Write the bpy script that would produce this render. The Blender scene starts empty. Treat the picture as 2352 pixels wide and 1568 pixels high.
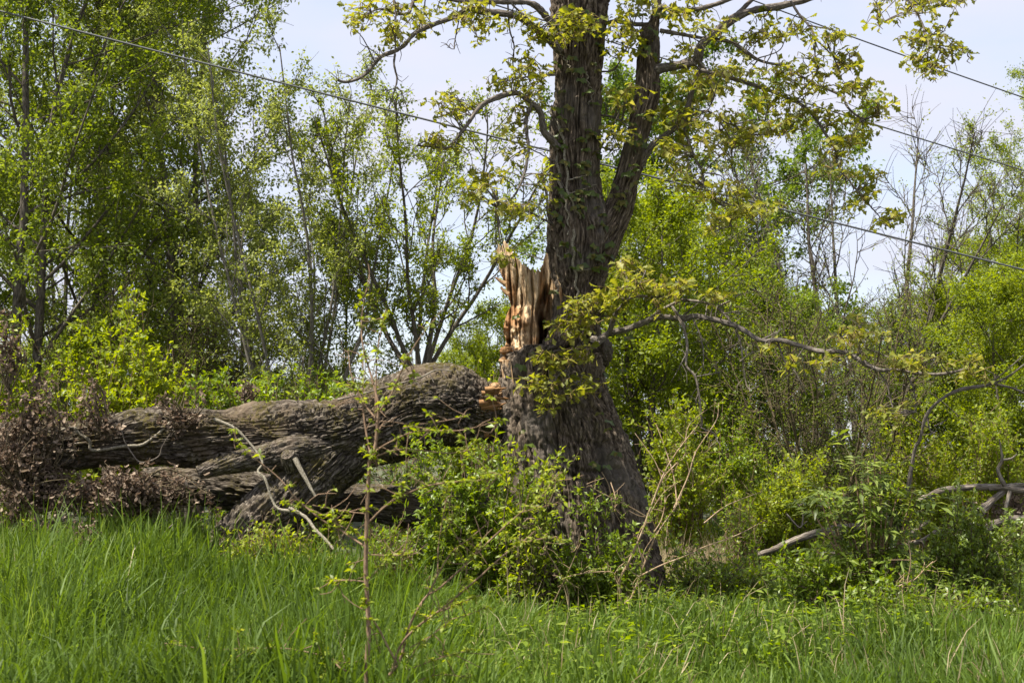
import bpy, math
import numpy as np
from mathutils import Vector
S = bpy.context.scene
COL = S.collection
R = math.radians
# ------------------------------------------------------------------ camera
FPX = 2352 * 50.0 / 36.0          # focal length in photo units (photo taken as 2352 x 1568)
CAMZ, PITCH = 1.6, R(4.25)
cam = bpy.data.cameras.new('camera'); camo = bpy.data.objects.new('camera', cam); COL.objects.link(camo)
camo.location = (0, 0, CAMZ); camo.rotation_euler = (math.pi / 2 + PITCH, 0, 0)
cam.lens = 50; cam.sensor_width = 36; cam.clip_start = 0.1; cam.clip_end = 2000
cam.dof.use_dof = True; cam.dof.focus_distance = 15.0; cam.dof.aperture_fstop = 4.2
S.camera = camo
# ------------------------------------------------------------------ sky
SUN_EL, SUN_AZ = R(63), R(-112)     # azimuth from +Y (view direction), clockwise seen from above; negative = left
w = bpy.data.worlds.new('World'); S.world = w; w.use_nodes = True
nt = w.node_tree; nt.nodes.clear()
out = nt.nodes.new('ShaderNodeOutputWorld'); bg = nt.nodes.new('ShaderNodeBackground'); bg.inputs['Strength'].default_value = 0.1
sky = nt.nodes.new('ShaderNodeTexSky'); sky.sky_type = 'NISHITA'; sky.sun_disc = False
sky.sun_elevation = SUN_EL; sky.sun_rotation = SUN_AZ
tc = nt.nodes.new('ShaderNodeTexCoord'); mp = nt.nodes.new('ShaderNodeMapping'); mp.inputs['Scale'].default_value = (1.5, 1.5, 4.5)
nz = nt.nodes.new('ShaderNodeTexNoise'); nz.inputs['Scale'].default_value = 1.7; nz.inputs['Detail'].default_value = 7; nz.inputs['Roughness'].default_value = 0.5
rp = nt.nodes.new('ShaderNodeValToRGB'); rp.color_ramp.elements[0].position = 0.40; rp.color_ramp.elements[1].position = 0.58
rp.color_ramp.elements[0].color = (0.6, 0.6, 0.6, 1); rp.color_ramp.elements[1].color = (1, 1, 1, 1)
mx = nt.nodes.new('ShaderNodeMix'); mx.data_type = 'RGBA'; mx.inputs['B'].default_value = (3.2, 3.27, 3.82, 1)
nt.links.new(tc.outputs['Generated'], mp.inputs['Vector']); nt.links.new(mp.outputs['Vector'], nz.inputs['Vector'])
nt.links.new(nz.outputs['Fac'], rp.inputs['Fac']); nt.links.new(rp.outputs['Color'], mx.inputs['Factor'])
nt.links.new(sky.outputs['Color'], mx.inputs['A']); nt.links.new(mx.outputs['Result'], bg.inputs['Color']); nt.links.new(bg.outputs['Background'], out.inputs['Surface'])
# ------------------------------------------------------------------ sun
sl = bpy.data.lights.new('sun', 'SUN'); sl.energy = 4.6; sl.angle = R(0.6); sl.color = (1, 0.94, 0.82)
so = bpy.data.objects.new('sun', sl); COL.objects.link(so)
sd = Vector((math.sin(SUN_AZ) * math.cos(SUN_EL), math.cos(SUN_AZ) * math.cos(SUN_EL), math.sin(SUN_EL)))
so.rotation_euler = sd.to_track_quat('Z', 'Y').to_euler(); so.location = (0, 0, 30)
# ------------------------------------------------------------------ exposure, render
vs = S.view_settings; vs.view_transform = 'Standard'; vs.look = 'None'; vs.exposure = 1.4; vs.gamma = 1.0; vs.use_curve_mapping = False
cy = S.cycles; cy.max_bounces = 6; cy.diffuse_bounces = 4; cy.glossy_bounces = 2; cy.transmission_bounces = 4; cy.transparent_max_bounces = 4
cy.sample_clamp_indirect = 4.0
cy.use_denoising = True
try: cy.denoiser = 'OPENIMAGEDENOISE'
except Exception: pass

# ================================================================== helpers
def P(x, y, d):
    """photo position (2352-wide units) at forward distance d -> world point"""
    rx = (x - 1176.0) / FPX; ry = (784.0 - y) / FPX
    c, s = math.cos(PITCH), math.sin(PITCH)
    fy = c - ry * s; fz = s + ry * c
    t = d / fy
    return np.array((rx * t, d, CAMZ + fz * t))
def PX(x, d): return (x - 1176.0) / FPX * d
def sm(a, b, x):
    t = np.clip((x - a) / (b - a), 0, 1); return t * t * (3 - 2 * t)
def _hash(i, j, k, seed):
    h = (i * 374761393 + j * 668265263 + k * 2147483647 + seed * 1274126177) & 0xFFFFFFFF
    h = ((h ^ (h >> 13)) * 1274126177) & 0xFFFFFFFF
    h = ((h ^ (h >> 16)) * 2246822519) & 0xFFFFFFFF
    return ((h ^ (h >> 15)) & 0xFFFFFF) / float(0xFFFFFF)
def vn(p, seed=0):
    p = np.asarray(p, float); f = np.floor(p); i = f.astype(np.int64); t = p - f; t = t * t * (3 - 2 * t)
    r = 0
    for a in (0, 1):
        for b in (0, 1):
            for c in (0, 1):
                wgt = (t[..., 0] if a else 1 - t[..., 0]) * (t[..., 1] if b else 1 - t[..., 1]) * (t[..., 2] if c else 1 - t[..., 2])
                r = r + wgt * _hash(i[..., 0] + a, i[..., 1] + b, i[..., 2] + c, seed)
    return r
def fbm(p, o=3, seed=0):
    r = 0; a = 0.5; s = 0
    for k in range(o):
        r = r + a * vn(p * 2.03 ** k, seed + k * 17); s += a; a *= 0.5
    return r / s
def ground_z(x, y):
    x = np.asarray(x, float); y = np.asarray(y, float)
    q = np.stack([x * 0.35, y * 0.35, x * 0], -1)
    return 0.30 * sm(-0.3, 3.6, -x) * sm(9.0, 13.0, y) * (1 - 0.5 * sm(18, 40, y)) + 0.14 * (fbm(q, 2, 5) - 0.5)
def gz(x, y): return float(ground_z(np.array([x]), np.array([y]))[0])
def unit(v): return v / (np.linalg.norm(v, axis=-1, keepdims=True) + 1e-9)

def mesh(name, V, F, mat, tint=None, bc=None, smooth=False):
    """V (n,3); F list of index arrays (m,3)/(m,4)"""
    if not isinstance(F, (list, tuple)): F = [F]
    F = [np.asarray(f, np.int32) for f in F if len(f)]
    me = bpy.data.meshes.new(name)
    me.vertices.add(len(V)); me.vertices.foreach_set('co', np.asarray(V, np.float32).ravel())
    nl = sum(f.size for f in F); npol = sum(len(f) for f in F)
    me.loops.add(nl); me.loops.foreach_set('vertex_index', np.concatenate([f.ravel() for f in F]))
    tot = np.concatenate([np.full(len(f), f.shape[1], np.int32) for f in F])
    st = np.concatenate([[0], np.cumsum(tot)[:-1]]).astype(np.int32)
    me.polygons.add(npol); me.polygons.foreach_set('loop_start', st)
    if smooth: me.polygons.foreach_set('use_smooth', np.ones(npol, bool))
    if tint is not None:
        a = me.attributes.new('tint', 'FLOAT', 'POINT'); a.data.foreach_set('value', np.asarray(tint, np.float32))
    if bc is not None:
        a = me.attributes.new('bc', 'FLOAT_VECTOR', 'POINT'); a.data.foreach_set('vector', np.asarray(bc, np.float32).ravel())
    me.update(calc_edges=True); me.validate()
    if mat: me.materials.append(mat)
    return me
def ob(name, me, parent=None, kind=None, label=None, cat=None, group=None):
    o = bpy.data.objects.new(name, me); COL.objects.link(o)
    if parent is not None: o.parent = parent
    if kind: o['kind'] = kind
    if label: o['label'] = label
    if cat: o['category'] = cat
    if group: o['group'] = group
    return o
def root(name, loc, label, cat, group=None):
    o = ob(name, None, label=label, cat=cat, group=group); o.location = loc; o.empty_display_size = 0.2
    return o
class Acc:
    """collects geometry for ONE part"""
    def __init__(s): s.V = []; s.F3 = []; s.F4 = []; s.T = []; s.B = []; s.n = 0
    def add(s, V, F, tint=0.5, bc=None):
        V = np.asarray(V); F = np.asarray(F)
        if F.shape[1] == 3: s.F3.append(F + s.n)
        else: s.F4.append(F + s.n)
        s.V.append(V); s.T.append(np.broadcast_to(tint, (len(V),)) if np.ndim(tint) < 1 or len(tint) != len(V) else tint)
        s.B.append(bc if bc is not None else V); s.n += len(V)
    def build(s, name, mat, origin=(0, 0, 0), smooth=True):
        F = []
        if s.F3: F.append(np.concatenate(s.F3))
        if s.F4: F.append(np.concatenate(s.F4))
        return mesh(name, np.concatenate(s.V) - np.array(origin), F, mat, np.concatenate(s.T), np.concatenate(s.B), smooth)

def spline(pts, n):
    """Catmull-Rom resample of (k,c) to n rows"""
    p = np.asarray(pts, float); k = len(p)
    if k < 3: return p[0] + np.linspace(0, 1, n)[:, None] * (p[-1] - p[0])
    q = np.vstack([2 * p[0] - p[1], p, 2 * p[-1] - p[-2]])
    u = np.linspace(0, k - 1 - 1e-9, n); i = u.astype(int); t = (u - i)[:, None]
    a, b, c, d = q[i], q[i + 1], q[i + 2], q[i + 3]
    return 0.5 * (2 * b + (c - a) * t + (2 * a - 5 * b + 4 * c - d) * t ** 2 + (3 * b - a - 3 * c + d) * t ** 3)
def frames(C):
    T = unit(np.gradient(C, axis=0)); N = np.zeros_like(C)
    a = np.array((0, -1.0, 0)) if abs(T[0, 1]) < 0.9 else np.array((1.0, 0, 0))
    n = a - T[0] * np.dot(a, T[0])
    for i in range(len(C)):
        n = n - T[i] * np.dot(n, T[i]); n = n / (np.linalg.norm(n) + 1e-9); N[i] = n
    return T, N, np.cross(T, N)
def tube(C, rad, k=5, cap=True):
    C = np.asarray(C, float); n = len(C); rad = np.broadcast_to(rad, (n,))
    T, N, B = frames(C)
    th = np.arange(k) * 2 * math.pi / k
    V = C[:, None] + rad[:, None, None] * (np.cos(th)[None, :, None] * N[:, None] + np.sin(th)[None, :, None] * B[:, None])
    i = np.arange(n - 1)[:, None] * k; j = np.arange(k)[None]; j2 = (j + 1) % k
    F = np.stack([i + j, i + j2, i + k + j2, i + k + j], -1).reshape(-1, 4)
    s = np.concatenate([[0], np.cumsum(np.linalg.norm(np.diff(C, axis=0), axis=1))])
    bc = np.zeros((n, k, 3)); bc[..., 0] = np.cos(th) * rad[:, None]; bc[..., 1] = np.sin(th) * rad[:, None]; bc[..., 2] = s[:, None]
    return V.reshape(-1, 3), F, bc.reshape(-1, 3)
def bark_field(q, F, ax, seed, plate=.16):
    """interlacing ridges: q (…,3) with q[...,2] along the stem, metres -> 0..1"""
    w1 = np.stack([fbm(q * np.array((2.2, 2.2, .9)), 2, seed + 3), fbm(q * np.array((2.2, 2.2, .9)) + 7, 2, seed + 4), q[..., 0] * 0], -1) - 0.5
    s = np.array((F, F, F * ax)); p = q * s + w1 * 1.2
    r1 = np.abs(2 * fbm(p, 2, seed) - 1); r2 = np.abs(2 * fbm(p * np.array((2.1, 2.1, 1.6)) + 11, 2, seed + 9) - 1)
    h = 0.66 * sm(0.0, 0.2, r1) + 0.34 * sm(0, 0.22, r2)
    cr = np.abs(2 * fbm(q * np.array((F * 0.7, F * 0.7, F * 0.95)) + 31, 2, seed + 21) - 1)
    h = h * (1 - plate + plate * sm(0, 0.08, cr))
    return h + 0.34 * (fbm(q * np.array((F * 2.6, F * 2.6, F * 0.9)), 2, seed + 30) - 0.5)
def bark_tube(C, rx, ry, k, amp, F, ax=0.2, seed=0, fn=None, lump=0.05, front=True, fixed=False, twist=0.0, zjag=None, plate=.16):
    """stem with modelled bark; theta=0 faces the camera; fn(theta, s, C) -> extra radius (m)"""
    n = len(C); amp = np.broadcast_to(amp, (n,))
    u = np.arange(k) / k * 2 - 1
    th = math.pi * (np.sign(u) * np.abs(u) ** 1.35 if front else u)
    if fixed:
        N = np.tile(np.array((0, -1.0, 0)), (n, 1)); B = np.tile(np.array((1.0, 0, 0)), (n, 1)); T = np.tile(np.array((0, 0, 1.0)), (n, 1))
    else:
        T, N, B = frames(C); B = -B
    s = np.concatenate([[0], np.cumsum(np.linalg.norm(np.diff(C, axis=0), axis=1))])
    c, sn = np.cos(th)[None], np.sin(th)[None]
    lx = sn * rx[:, None]; ly = c * ry[:, None]
    ang = twist * s[:, None] if np.ndim(twist) == 0 else np.asarray(twist)[:, None]
    q = np.stack([lx * np.cos(ang) - ly * np.sin(ang), lx * np.sin(ang) + ly * np.cos(ang), np.broadcast_to(s[:, None], lx.shape)], -1)
    h = bark_field(q, F, ax, seed, plate) - 0.62
    g = fbm(q * 2.2 + 5, 3, seed + 50) - 0.5
    e = amp[:, None] * h + lump * 2 * g
    if fn is not None: e = e + fn(np.broadcast_to(th[None], lx.shape), np.broadcast_to(s[:, None], lx.shape), C)
    V = C[:, None] + N[:, None] * ((ry[:, None] + e) * c)[..., None] + B[:, None] * ((rx[:, None] + e) * sn)[..., None]
    if zjag is not None: V = V + T[:, None] * zjag(np.broadcast_to(th[None], lx.shape), np.broadcast_to(s[:, None], lx.shape), V)[..., None]
    i = np.arange(n - 1)[:, None] * k; j = np.arange(k)[None]; j2 = (j + 1) % k
    Fc = np.stack([i + j, i + j2, i + k + j2, i + k + j], -1).reshape(-1, 4)
    return V.reshape(-1, 3), Fc, q.reshape(-1, 3)
def end_caps(k, n): return [np.arange(k)[::-1], np.arange(k) + (n - 1) * k]

# ---- leaf templates: (verts, faces); the leaf runs along +Y, faces +Z, length 1
LEAF2 = (np.array([(0, 0, 0), (-0.28, 0.45, 0.07), (0, 1, -0.08), (0.28, 0.45, 0.07)], float), np.array([(0, 2, 1), (0, 3, 2)]))
LEAF4 = (np.array([(0, 0, 0), (-0.23, 0.42, 0.07), (0, 0.5, 0.01), (0.23, 0.42, 0.07), (0, 1, -0.14)], float),
         np.array([(0, 2, 1), (0, 3, 2), (1, 2, 4), (2, 3, 4)]))
LEAFN = (np.array([(0, 0, 0), (-0.11, 0.42, 0.03), (0, 0.5, 0.0), (0.11, 0.42, 0.03), (0, 1, -0.2)], float), LEAF4[1])
def oak_leaf():
    st = [(0, .02), (.22, .16), (.32, .08), (.45, .27), (.55, .12), (.68, .34), (.8, .16), (1, .05)]
    V = []; F = []
    for i, (y, hw) in enumerate(st):
        z = -0.25 * y * y
        V += [(-hw, y + (0.07 if hw > .15 else 0), z + hw * .35), (0, y, z), (hw, y + (0.07 if hw > .15 else 0), z + hw * .35)]
        if i:
            a = 3 * (i - 1); b = 3 * i
            F += [(a, a + 1, b + 1, b), (a + 1, a + 2, b + 2, b + 1)]
    return np.array(V, float), np.array(F)
OAK = oak_leaf()
def crumple(rng):
    g = np.array([(x, y, 0) for y in (0, .35, .7, 1) for x in (-.24, 0, .24)], float)
    g[:, 0] *= np.repeat((.4, 1, .9, .3), 3)
    cu = rng.uniform(1.2, 3.4); a_ = g[:, 1] * cu; g[:, 2] += g[:, 0] ** 2 * rng.uniform(1, 4); k_ = 1 / cu
    g[:, 1], g[:, 2] = np.sin(a_) * k_ + 0 * g[:, 1], g[:, 2] + (1 - np.cos(a_)) * k_
    g += rng.normal(0, .09, g.shape) * np.array((.6, .5, 1.2))
    F = np.array([(3 * r + c, 3 * r + c + 1, 3 * r + c + 4, 3 * r + c + 3) for r in range(3) for c in range(2)])
    return g, F
def leaves(tpl, pos, axis, nor, size):
    """instances of a leaf template baked into arrays"""
    tv, tf = tpl; n = len(pos); axis = unit(axis); x = unit(np.cross(axis, nor)); z = np.cross(x, axis)
    M = np.stack([x, axis, z], 1)                                # rows
    V = np.einsum('vk,nkc->nvc', tv, M) * np.asarray(size).reshape(-1, 1, 1) + pos[:, None]
    F = tf[None] + (np.arange(n) * len(tv))[:, None, None]
    return V.reshape(-1, 3), F.reshape(-1, tf.shape[1])
def rnd_dirs(rng, n): return unit(rng.normal(size=(n, 3)))

# ================================================================== materials
def new_mat(name):
    m = bpy.data.materials.new(name); m.use_nodes = True; t = m.node_tree; t.nodes.clear()
    return m, t, t.nodes.new, t.links.new
def ramp(t, fac, stops):
    r = t.nodes.new('ShaderNodeValToRGB'); el = r.color_ramp.elements
    while len(el) < len(stops): el.new(0.5)
    for e, (p, c) in zip(el, stops): e.position = p; e.color = (*c, 1)
    t.links.new(fac, r.inputs['Fac']); return r.outputs['Color']
def leaf_mat(name, c0, c1, c2=None, trans=0.42, rough=0.5, spec=0.35):
    m, t, N, L = new_mat(name)
    at = N('ShaderNodeAttribute'); at.attribute_name = 'tint'
    col = ramp(t, at.outputs['Fac'], [(0.0, c0), (0.6, c1), (1.0, c2 or c1)])
    pb = N('ShaderNodeBsdfPrincipled'); pb.inputs['Roughness'].default_value = rough; pb.inputs['Specular IOR Level'].default_value = spec
    tr = N('ShaderNodeBsdfTranslucent'); hs = N('ShaderNodeHueSaturation'); hs.inputs['Hue'].default_value = 0.485; hs.inputs['Saturation'].default_value = 1.1; hs.inputs['Value'].default_value = 1.6
    mx = N('ShaderNodeMixShader'); mx.inputs['Fac'].default_value = trans; o = N('ShaderNodeOutputMaterial')
    L(col, pb.inputs['Base Color']); L(col, hs.inputs['Color']); L(hs.outputs['Color'], tr.inputs['Color'])
    L(pb.outputs['BSDF'], mx.inputs[1]); L(tr.outputs['BSDF'], mx.inputs[2]); L(mx.outputs['Shader'], o.inputs['Surface'])
    return m
def bark_mat(name, c0, c1, c2, fine=60, ax=0.2, bump=0.012, moss=None, moss_amt=0.5, patch=None):
    m, t, N, L = new_mat(name)
    at = N('ShaderNodeAttribute'); at.attribute_name = 'bc'
    mp = N('ShaderNodeMapping'); mp.inputs['Scale'].default_value = (fine, fine, fine * ax); L(at.outputs['Vector'], mp.inputs['Vector'])
    n1 = N('ShaderNodeTexNoise'); n1.inputs['Scale'].default_value = 1; n1.inputs['Detail'].default_value = 5; n1.inputs['Roughness'].default_value = 0.65; L(mp.outputs['Vector'], n1.inputs['Vector'])
    n2 = N('ShaderNodeTexNoise'); n2.inputs['Scale'].default_value = 3.5; n2.inputs['Detail'].default_value = 4; L(at.outputs['Vector'], n2.inputs['Vector'])
    col = ramp(t, n1.outputs['Fac'], [(0.36, c0), (0.5, c1), (0.66, c2)])
    if patch:
        mxp = N('ShaderNodeMix'); mxp.data_type = 'RGBA'; mxp.inputs['B'].default_value = (*patch, 1)
        n4 = N('ShaderNodeTexNoise'); n4.inputs['Scale'].default_value = 2.1; n4.inputs['Detail'].default_value = 3; L(at.outputs['Vector'], n4.inputs['Vector'])
        f4 = ramp(t, n4.outputs['Fac'], [(0.5, (0, 0, 0)), (0.66, (.75, .75, .75))]); L(f4, mxp.inputs['Factor']); L(col, mxp.inputs['A']); col = mxp.outputs['Result']
    if moss:
        f = ramp(t, n2.outputs['Fac'], [(0.62 - moss_amt * 0.3, (0, 0, 0)), (0.75 - moss_amt * 0.2, (1, 1, 1))])
        n5 = N('ShaderNodeTexNoise'); n5.inputs['Scale'].default_value = 40; n5.inputs['Detail'].default_value = 3; L(at.outputs['Vector'], n5.inputs['Vector'])
        f5 = ramp(t, n5.outputs['Fac'], [(0.4, (0, 0, 0)), (0.6, (1, 1, 1))])
        mu = N('ShaderNodeMath'); mu.operation = 'MULTIPLY'; L(f, mu.inputs[0]); L(f5, mu.inputs[1])
        mm = N('ShaderNodeMix'); mm.data_type = 'RGBA'; mm.inputs['B'].default_value = (*moss, 1); L(mu.outputs['Value'], mm.inputs['Factor']); L(col, mm.inputs['A']); col = mm.outputs['Result']
    pb = N('ShaderNodeBsdfPrincipled'); pb.inputs['Roughness'].default_value = 0.9; pb.inputs['Specular IOR Level'].default_value = 0.2
    bp = N('ShaderNodeBump'); bp.inputs['Strength'].default_value = 0.8; bp.inputs['Distance'].default_value = bump; L(n1.outputs['Fac'], bp.inputs['Height'])
    o = N('ShaderNodeOutputMaterial'); L(col, pb.inputs['Base Color']); L(bp.outputs['Normal'], pb.inputs['Normal']); L(pb.outputs['BSDF'], o.inputs['Surface'])
    return m
def wood_mat():
    m, t, N, L = new_mat('broken_wood')
    at = N('ShaderNodeAttribute'); at.attribute_name = 'bc'
    mp = N('ShaderNodeMapping'); mp.inputs['Scale'].default_value = (30, 30, 3.2); L(at.outputs['Vector'], mp.inputs['Vector'])
    n1 = N('ShaderNodeTexNoise'); n1.inputs['Scale'].default_value = 1; n1.inputs['Detail'].default_value = 6; n1.inputs['Roughness'].default_value = .7; L(mp.outputs['Vector'], n1.inputs['Vector'])
    n2 = N('ShaderNodeTexNoise'); n2.inputs['Scale'].default_value = 4.2; n2.inputs['Detail'].default_value = 4; L(at.outputs['Vector'], n2.inputs['Vector'])
    pale = ramp(t, n1.outputs['Fac'], [(.33, (.09, .05, .025)), (.46, (.36, .24, .13)), (.66, (.66, .53, .36))])
    rust = ramp(t, n1.outputs['Fac'], [(.34, (.05, .025, .012)), (.5, (.22, .11, .045)), (.66, (.40, .24, .11))])
    ti = N('ShaderNodeAttribute'); ti.attribute_name = 'tint'
    ad = N('ShaderNodeMath'); ad.operation = 'ADD'; L(n2.outputs['Fac'], ad.inputs[0]); L(ti.outputs['Fac'], ad.inputs[1])
    f = ramp(t, ad.outputs['Value'], [(.54, (0, 0, 0)), (.72, (1, 1, 1))])
    mm = N('ShaderNodeMix'); mm.data_type = 'RGBA'; L(f, mm.inputs['Factor']); L(pale, mm.inputs['A']); L(rust, mm.inputs['B'])
    pb = N('ShaderNodeBsdfPrincipled'); pb.inputs['Roughness'].default_value = .85; pb.inputs['Specular IOR Level'].default_value = .2
    bp = N('ShaderNodeBump'); bp.inputs['Strength'].default_value = .9; bp.inputs['Distance'].default_value = .02; L(n1.outputs['Fac'], bp.inputs['Height'])
    o = N('ShaderNodeOutputMaterial'); L(mm.outputs['Result'], pb.inputs['Base Color']); L(bp.outputs['Normal'], pb.inputs['Normal']); L(pb.outputs['BSDF'], o.inputs['Surface'])
    return m
def ground_mat():
    m, t, N, L = new_mat('soil')
    tc = N('ShaderNodeTexCoord'); n = N('ShaderNodeTexNoise'); n.inputs['Scale'].default_value = 3; n.inputs['Detail'].default_value = 8; L(tc.outputs['Object'], n.inputs['Vector'])
    col = ramp(t, n.outputs['Fac'], [(.3, (.035, .03, .017)), (.5, (.05, .06, .02)), (.7, (.09, .08, .045))])
    pb = N('ShaderNodeBsdfPrincipled'); pb.inputs['Roughness'].default_value = 1; bp = N('ShaderNodeBump'); bp.inputs['Distance'].default_value = .05; L(n.outputs['Fac'], bp.inputs['Height'])
    o = N('ShaderNodeOutputMaterial'); L(col, pb.inputs['Base Color']); L(bp.outputs['Normal'], pb.inputs['Normal']); L(pb.outputs['BSDF'], o.inputs['Surface'])
    return m
def plain_mat(name, c, rough=.6):
    m, t, N, L = new_mat(name); pb = N('ShaderNodeBsdfPrincipled'); pb.inputs['Base Color'].default_value = (*c, 1); pb.inputs['Roughness'].default_value = rough
    o = N('ShaderNodeOutputMaterial'); L(pb.outputs['BSDF'], o.inputs['Surface']); return m
M = dict(
    oakbark=bark_mat('oak_bark', (.022, .0155, .0105), (.09, .068, .049), (.25, .20, .148), 70, .12, .03, patch=(.12, .105, .09)),
    logbark=bark_mat('log_bark', (.015, .0115, .0085), (.066, .053, .041), (.25, .215, .175), 80, .12, .03, moss=(.075, .062, .016), moss_amt=.6, patch=(.12, .088, .058)),
    branch=bark_mat('branch_bark', (.05, .042, .034), (.12, .10, .085), (.21, .19, .165), 90, .3, .004),
    greyst=bark_mat('grey_dead_wood', (.05, .04, .032), (.15, .125, .10), (.32, .285, .24), 80, .12, .01),
    lichen=bark_mat('lichen_stick', (.10, .085, .06), (.2, .175, .13), (.34, .32, .26), 120, .6, .004),
    farbark=bark_mat('far_bark', (.04, .034, .027), (.095, .08, .064), (.17, .15, .12), 40, .25, .006),
    greybark=bark_mat('pale_far_bark', (.07, .06, .05), (.14, .125, .105), (.23, .21, .18), 40, .25, .006),
    brush=bark_mat('thicket_twig', (.045, .035, .02), (.10, .078, .045), (.17, .135, .085), 90, .25, .003),
    twig=bark_mat('brown_twig', (.10, .065, .04), (.19, .125, .08), (.30, .21, .14), 90, .25, .003),
    cane=bark_mat('tan_cane', (.17, .11, .06), (.30, .21, .13), (.45, .36, .25), 90, .25, .003),
    wood=wood_mat(), soil=ground_mat(),
    oakleaf=leaf_mat('oak_leaf', (.12, .14, .016), (.225, .24, .032), (.35, .335, .08), .52),
    catkin=plain_mat('oak_catkin', (.16, .11, .03), .8),
    grass=leaf_mat('grass_blade', (.04, .07, .009), (.10, .165, .02), (.22, .285, .065), .45, .55, .25),
    drygrass=leaf_mat('dry_grass', (.22, .17, .09), (.36, .29, .17), (.45, .38, .25), .3),
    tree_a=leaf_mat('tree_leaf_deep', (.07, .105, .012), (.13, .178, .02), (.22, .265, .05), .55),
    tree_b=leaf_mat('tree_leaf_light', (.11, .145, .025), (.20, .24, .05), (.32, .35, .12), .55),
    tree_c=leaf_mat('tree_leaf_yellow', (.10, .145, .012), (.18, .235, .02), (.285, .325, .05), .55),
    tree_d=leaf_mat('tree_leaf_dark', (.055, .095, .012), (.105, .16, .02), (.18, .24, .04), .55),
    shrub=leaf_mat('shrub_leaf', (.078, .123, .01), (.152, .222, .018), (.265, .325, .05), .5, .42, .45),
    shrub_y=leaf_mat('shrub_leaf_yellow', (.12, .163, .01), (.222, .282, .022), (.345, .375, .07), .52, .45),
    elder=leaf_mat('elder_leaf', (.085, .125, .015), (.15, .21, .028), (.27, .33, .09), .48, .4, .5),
    ivy=leaf_mat('ivy_leaf', (.045, .07, .01), (.08, .115, .015), (.15, .10, .03), .35, .45, .4),
    deadleaf=leaf_mat('dead_leaf', (.07, .049, .034), (.175, .128, .09), (.36, .285, .21), .2, .7, .2),
    flower=plain_mat('catkin_cream', (.55, .52, .30), .8),
    cable=plain_mat('cable_sheath', (.08, .083, .083), .5),
)

# ================================================================== ground
def build_ground():
    xs = np.concatenate([np.linspace(-400, -24, 14), np.linspace(-22, 22, 111), np.linspace(24, 400, 14)])
    ys = np.concatenate([np.linspace(-40, 4, 12), np.linspace(5, 44, 98), np.linspace(48, 900, 18)])
    X, Y = np.meshgrid(xs, ys); Z = ground_z(X, Y)
    V = np.stack([X, Y, Z], -1).reshape(-1, 3); nx = len(xs); i = np.arange(len(ys) - 1)[:, None] * nx; j = np.arange(nx - 1)[None]
    F = np.stack([i + j, i + j + 1, i + nx + j + 1, i + nx + j], -1).reshape(-1, 4)
    ob('ground', mesh('ground', V, F, M['soil'], smooth=True), kind='structure')
build_ground()

# ================================================================== the oak
OD = 14.0; PXM = OD / FPX
def table_path(tab, n, d=OD):
    """tab rows (y, left, right) in photo units -> path C, half width"""
    tab = np.asarray(tab, float)
    yy = np.linspace(0, len(tab) - 1, n)
    y, l, r = (np.interp(yy, np.arange(len(tab)), tab[:, k]) for k in range(3))
    C = np.array([P((a + b) / 2, c, d) for a, b, c in zip(l, r, y)]); return C, (r - l) / 2 * d / FPX, y
def smooth_rows(A, k=5):
    ker = np.ones(k) / k; p = np.pad(A, ((k // 2, k // 2),) + ((0, 0),) * (A.ndim - 1), mode='edge')
    return np.stack([np.convolve(p[:, c], ker, 'valid') for c in range(A.shape[1])], 1) if A.ndim > 1 else np.convolve(p, ker, 'valid')
def resample_arc(C, W, Y, n):
    s = np.concatenate([[0], np.cumsum(np.linalg.norm(np.diff(C, axis=0), axis=1))]); t = np.linspace(0, s[-1], n)
    return np.stack([np.interp(t, s, C[:, k]) for k in range(3)], 1), np.interp(t, s, W), np.interp(t, s, Y)

oak = root('oak_tree', (0, 0, 0), 'huge broken oak with deeply furrowed bark and splintered pale stump of a lost stem', 'tree')
OAKB = P(1345, 1400, OD); OAKB[2] = gz(OAKB[0], OAKB[1]); oak.location = OAKB
main_tab = [(1440, 1158, 1552), (1390, 1168, 1534), (1338, 1172, 1513), (1235, 1170, 1489), (1132, 1165, 1468), (1054, 1159, 1446), (1000, 1157, 1431),
            (930, 1155, 1406), (870, 1151, 1388), (838, 1152, 1384), (818, 1158, 1382.5), (811, 1166, 1382), (807, 1246, 1381.5), (784, 1258, 1380), (760, 1266, 1377), (723, 1276, 1376), (672, 1276, 1380),
            (620, 1266, 1390), (551, 1264, 1402), (480, 1268, 1390), (400, 1270, 1376), (275, 1269, 1374), (138, 1278, 1382), (60, 1274, 1388), (0, 1268, 1394),
            (-90, 1266, 1394), (-250, 1274, 1388), (-500, 1284, 1376), (-800, 1295, 1360)]
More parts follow.
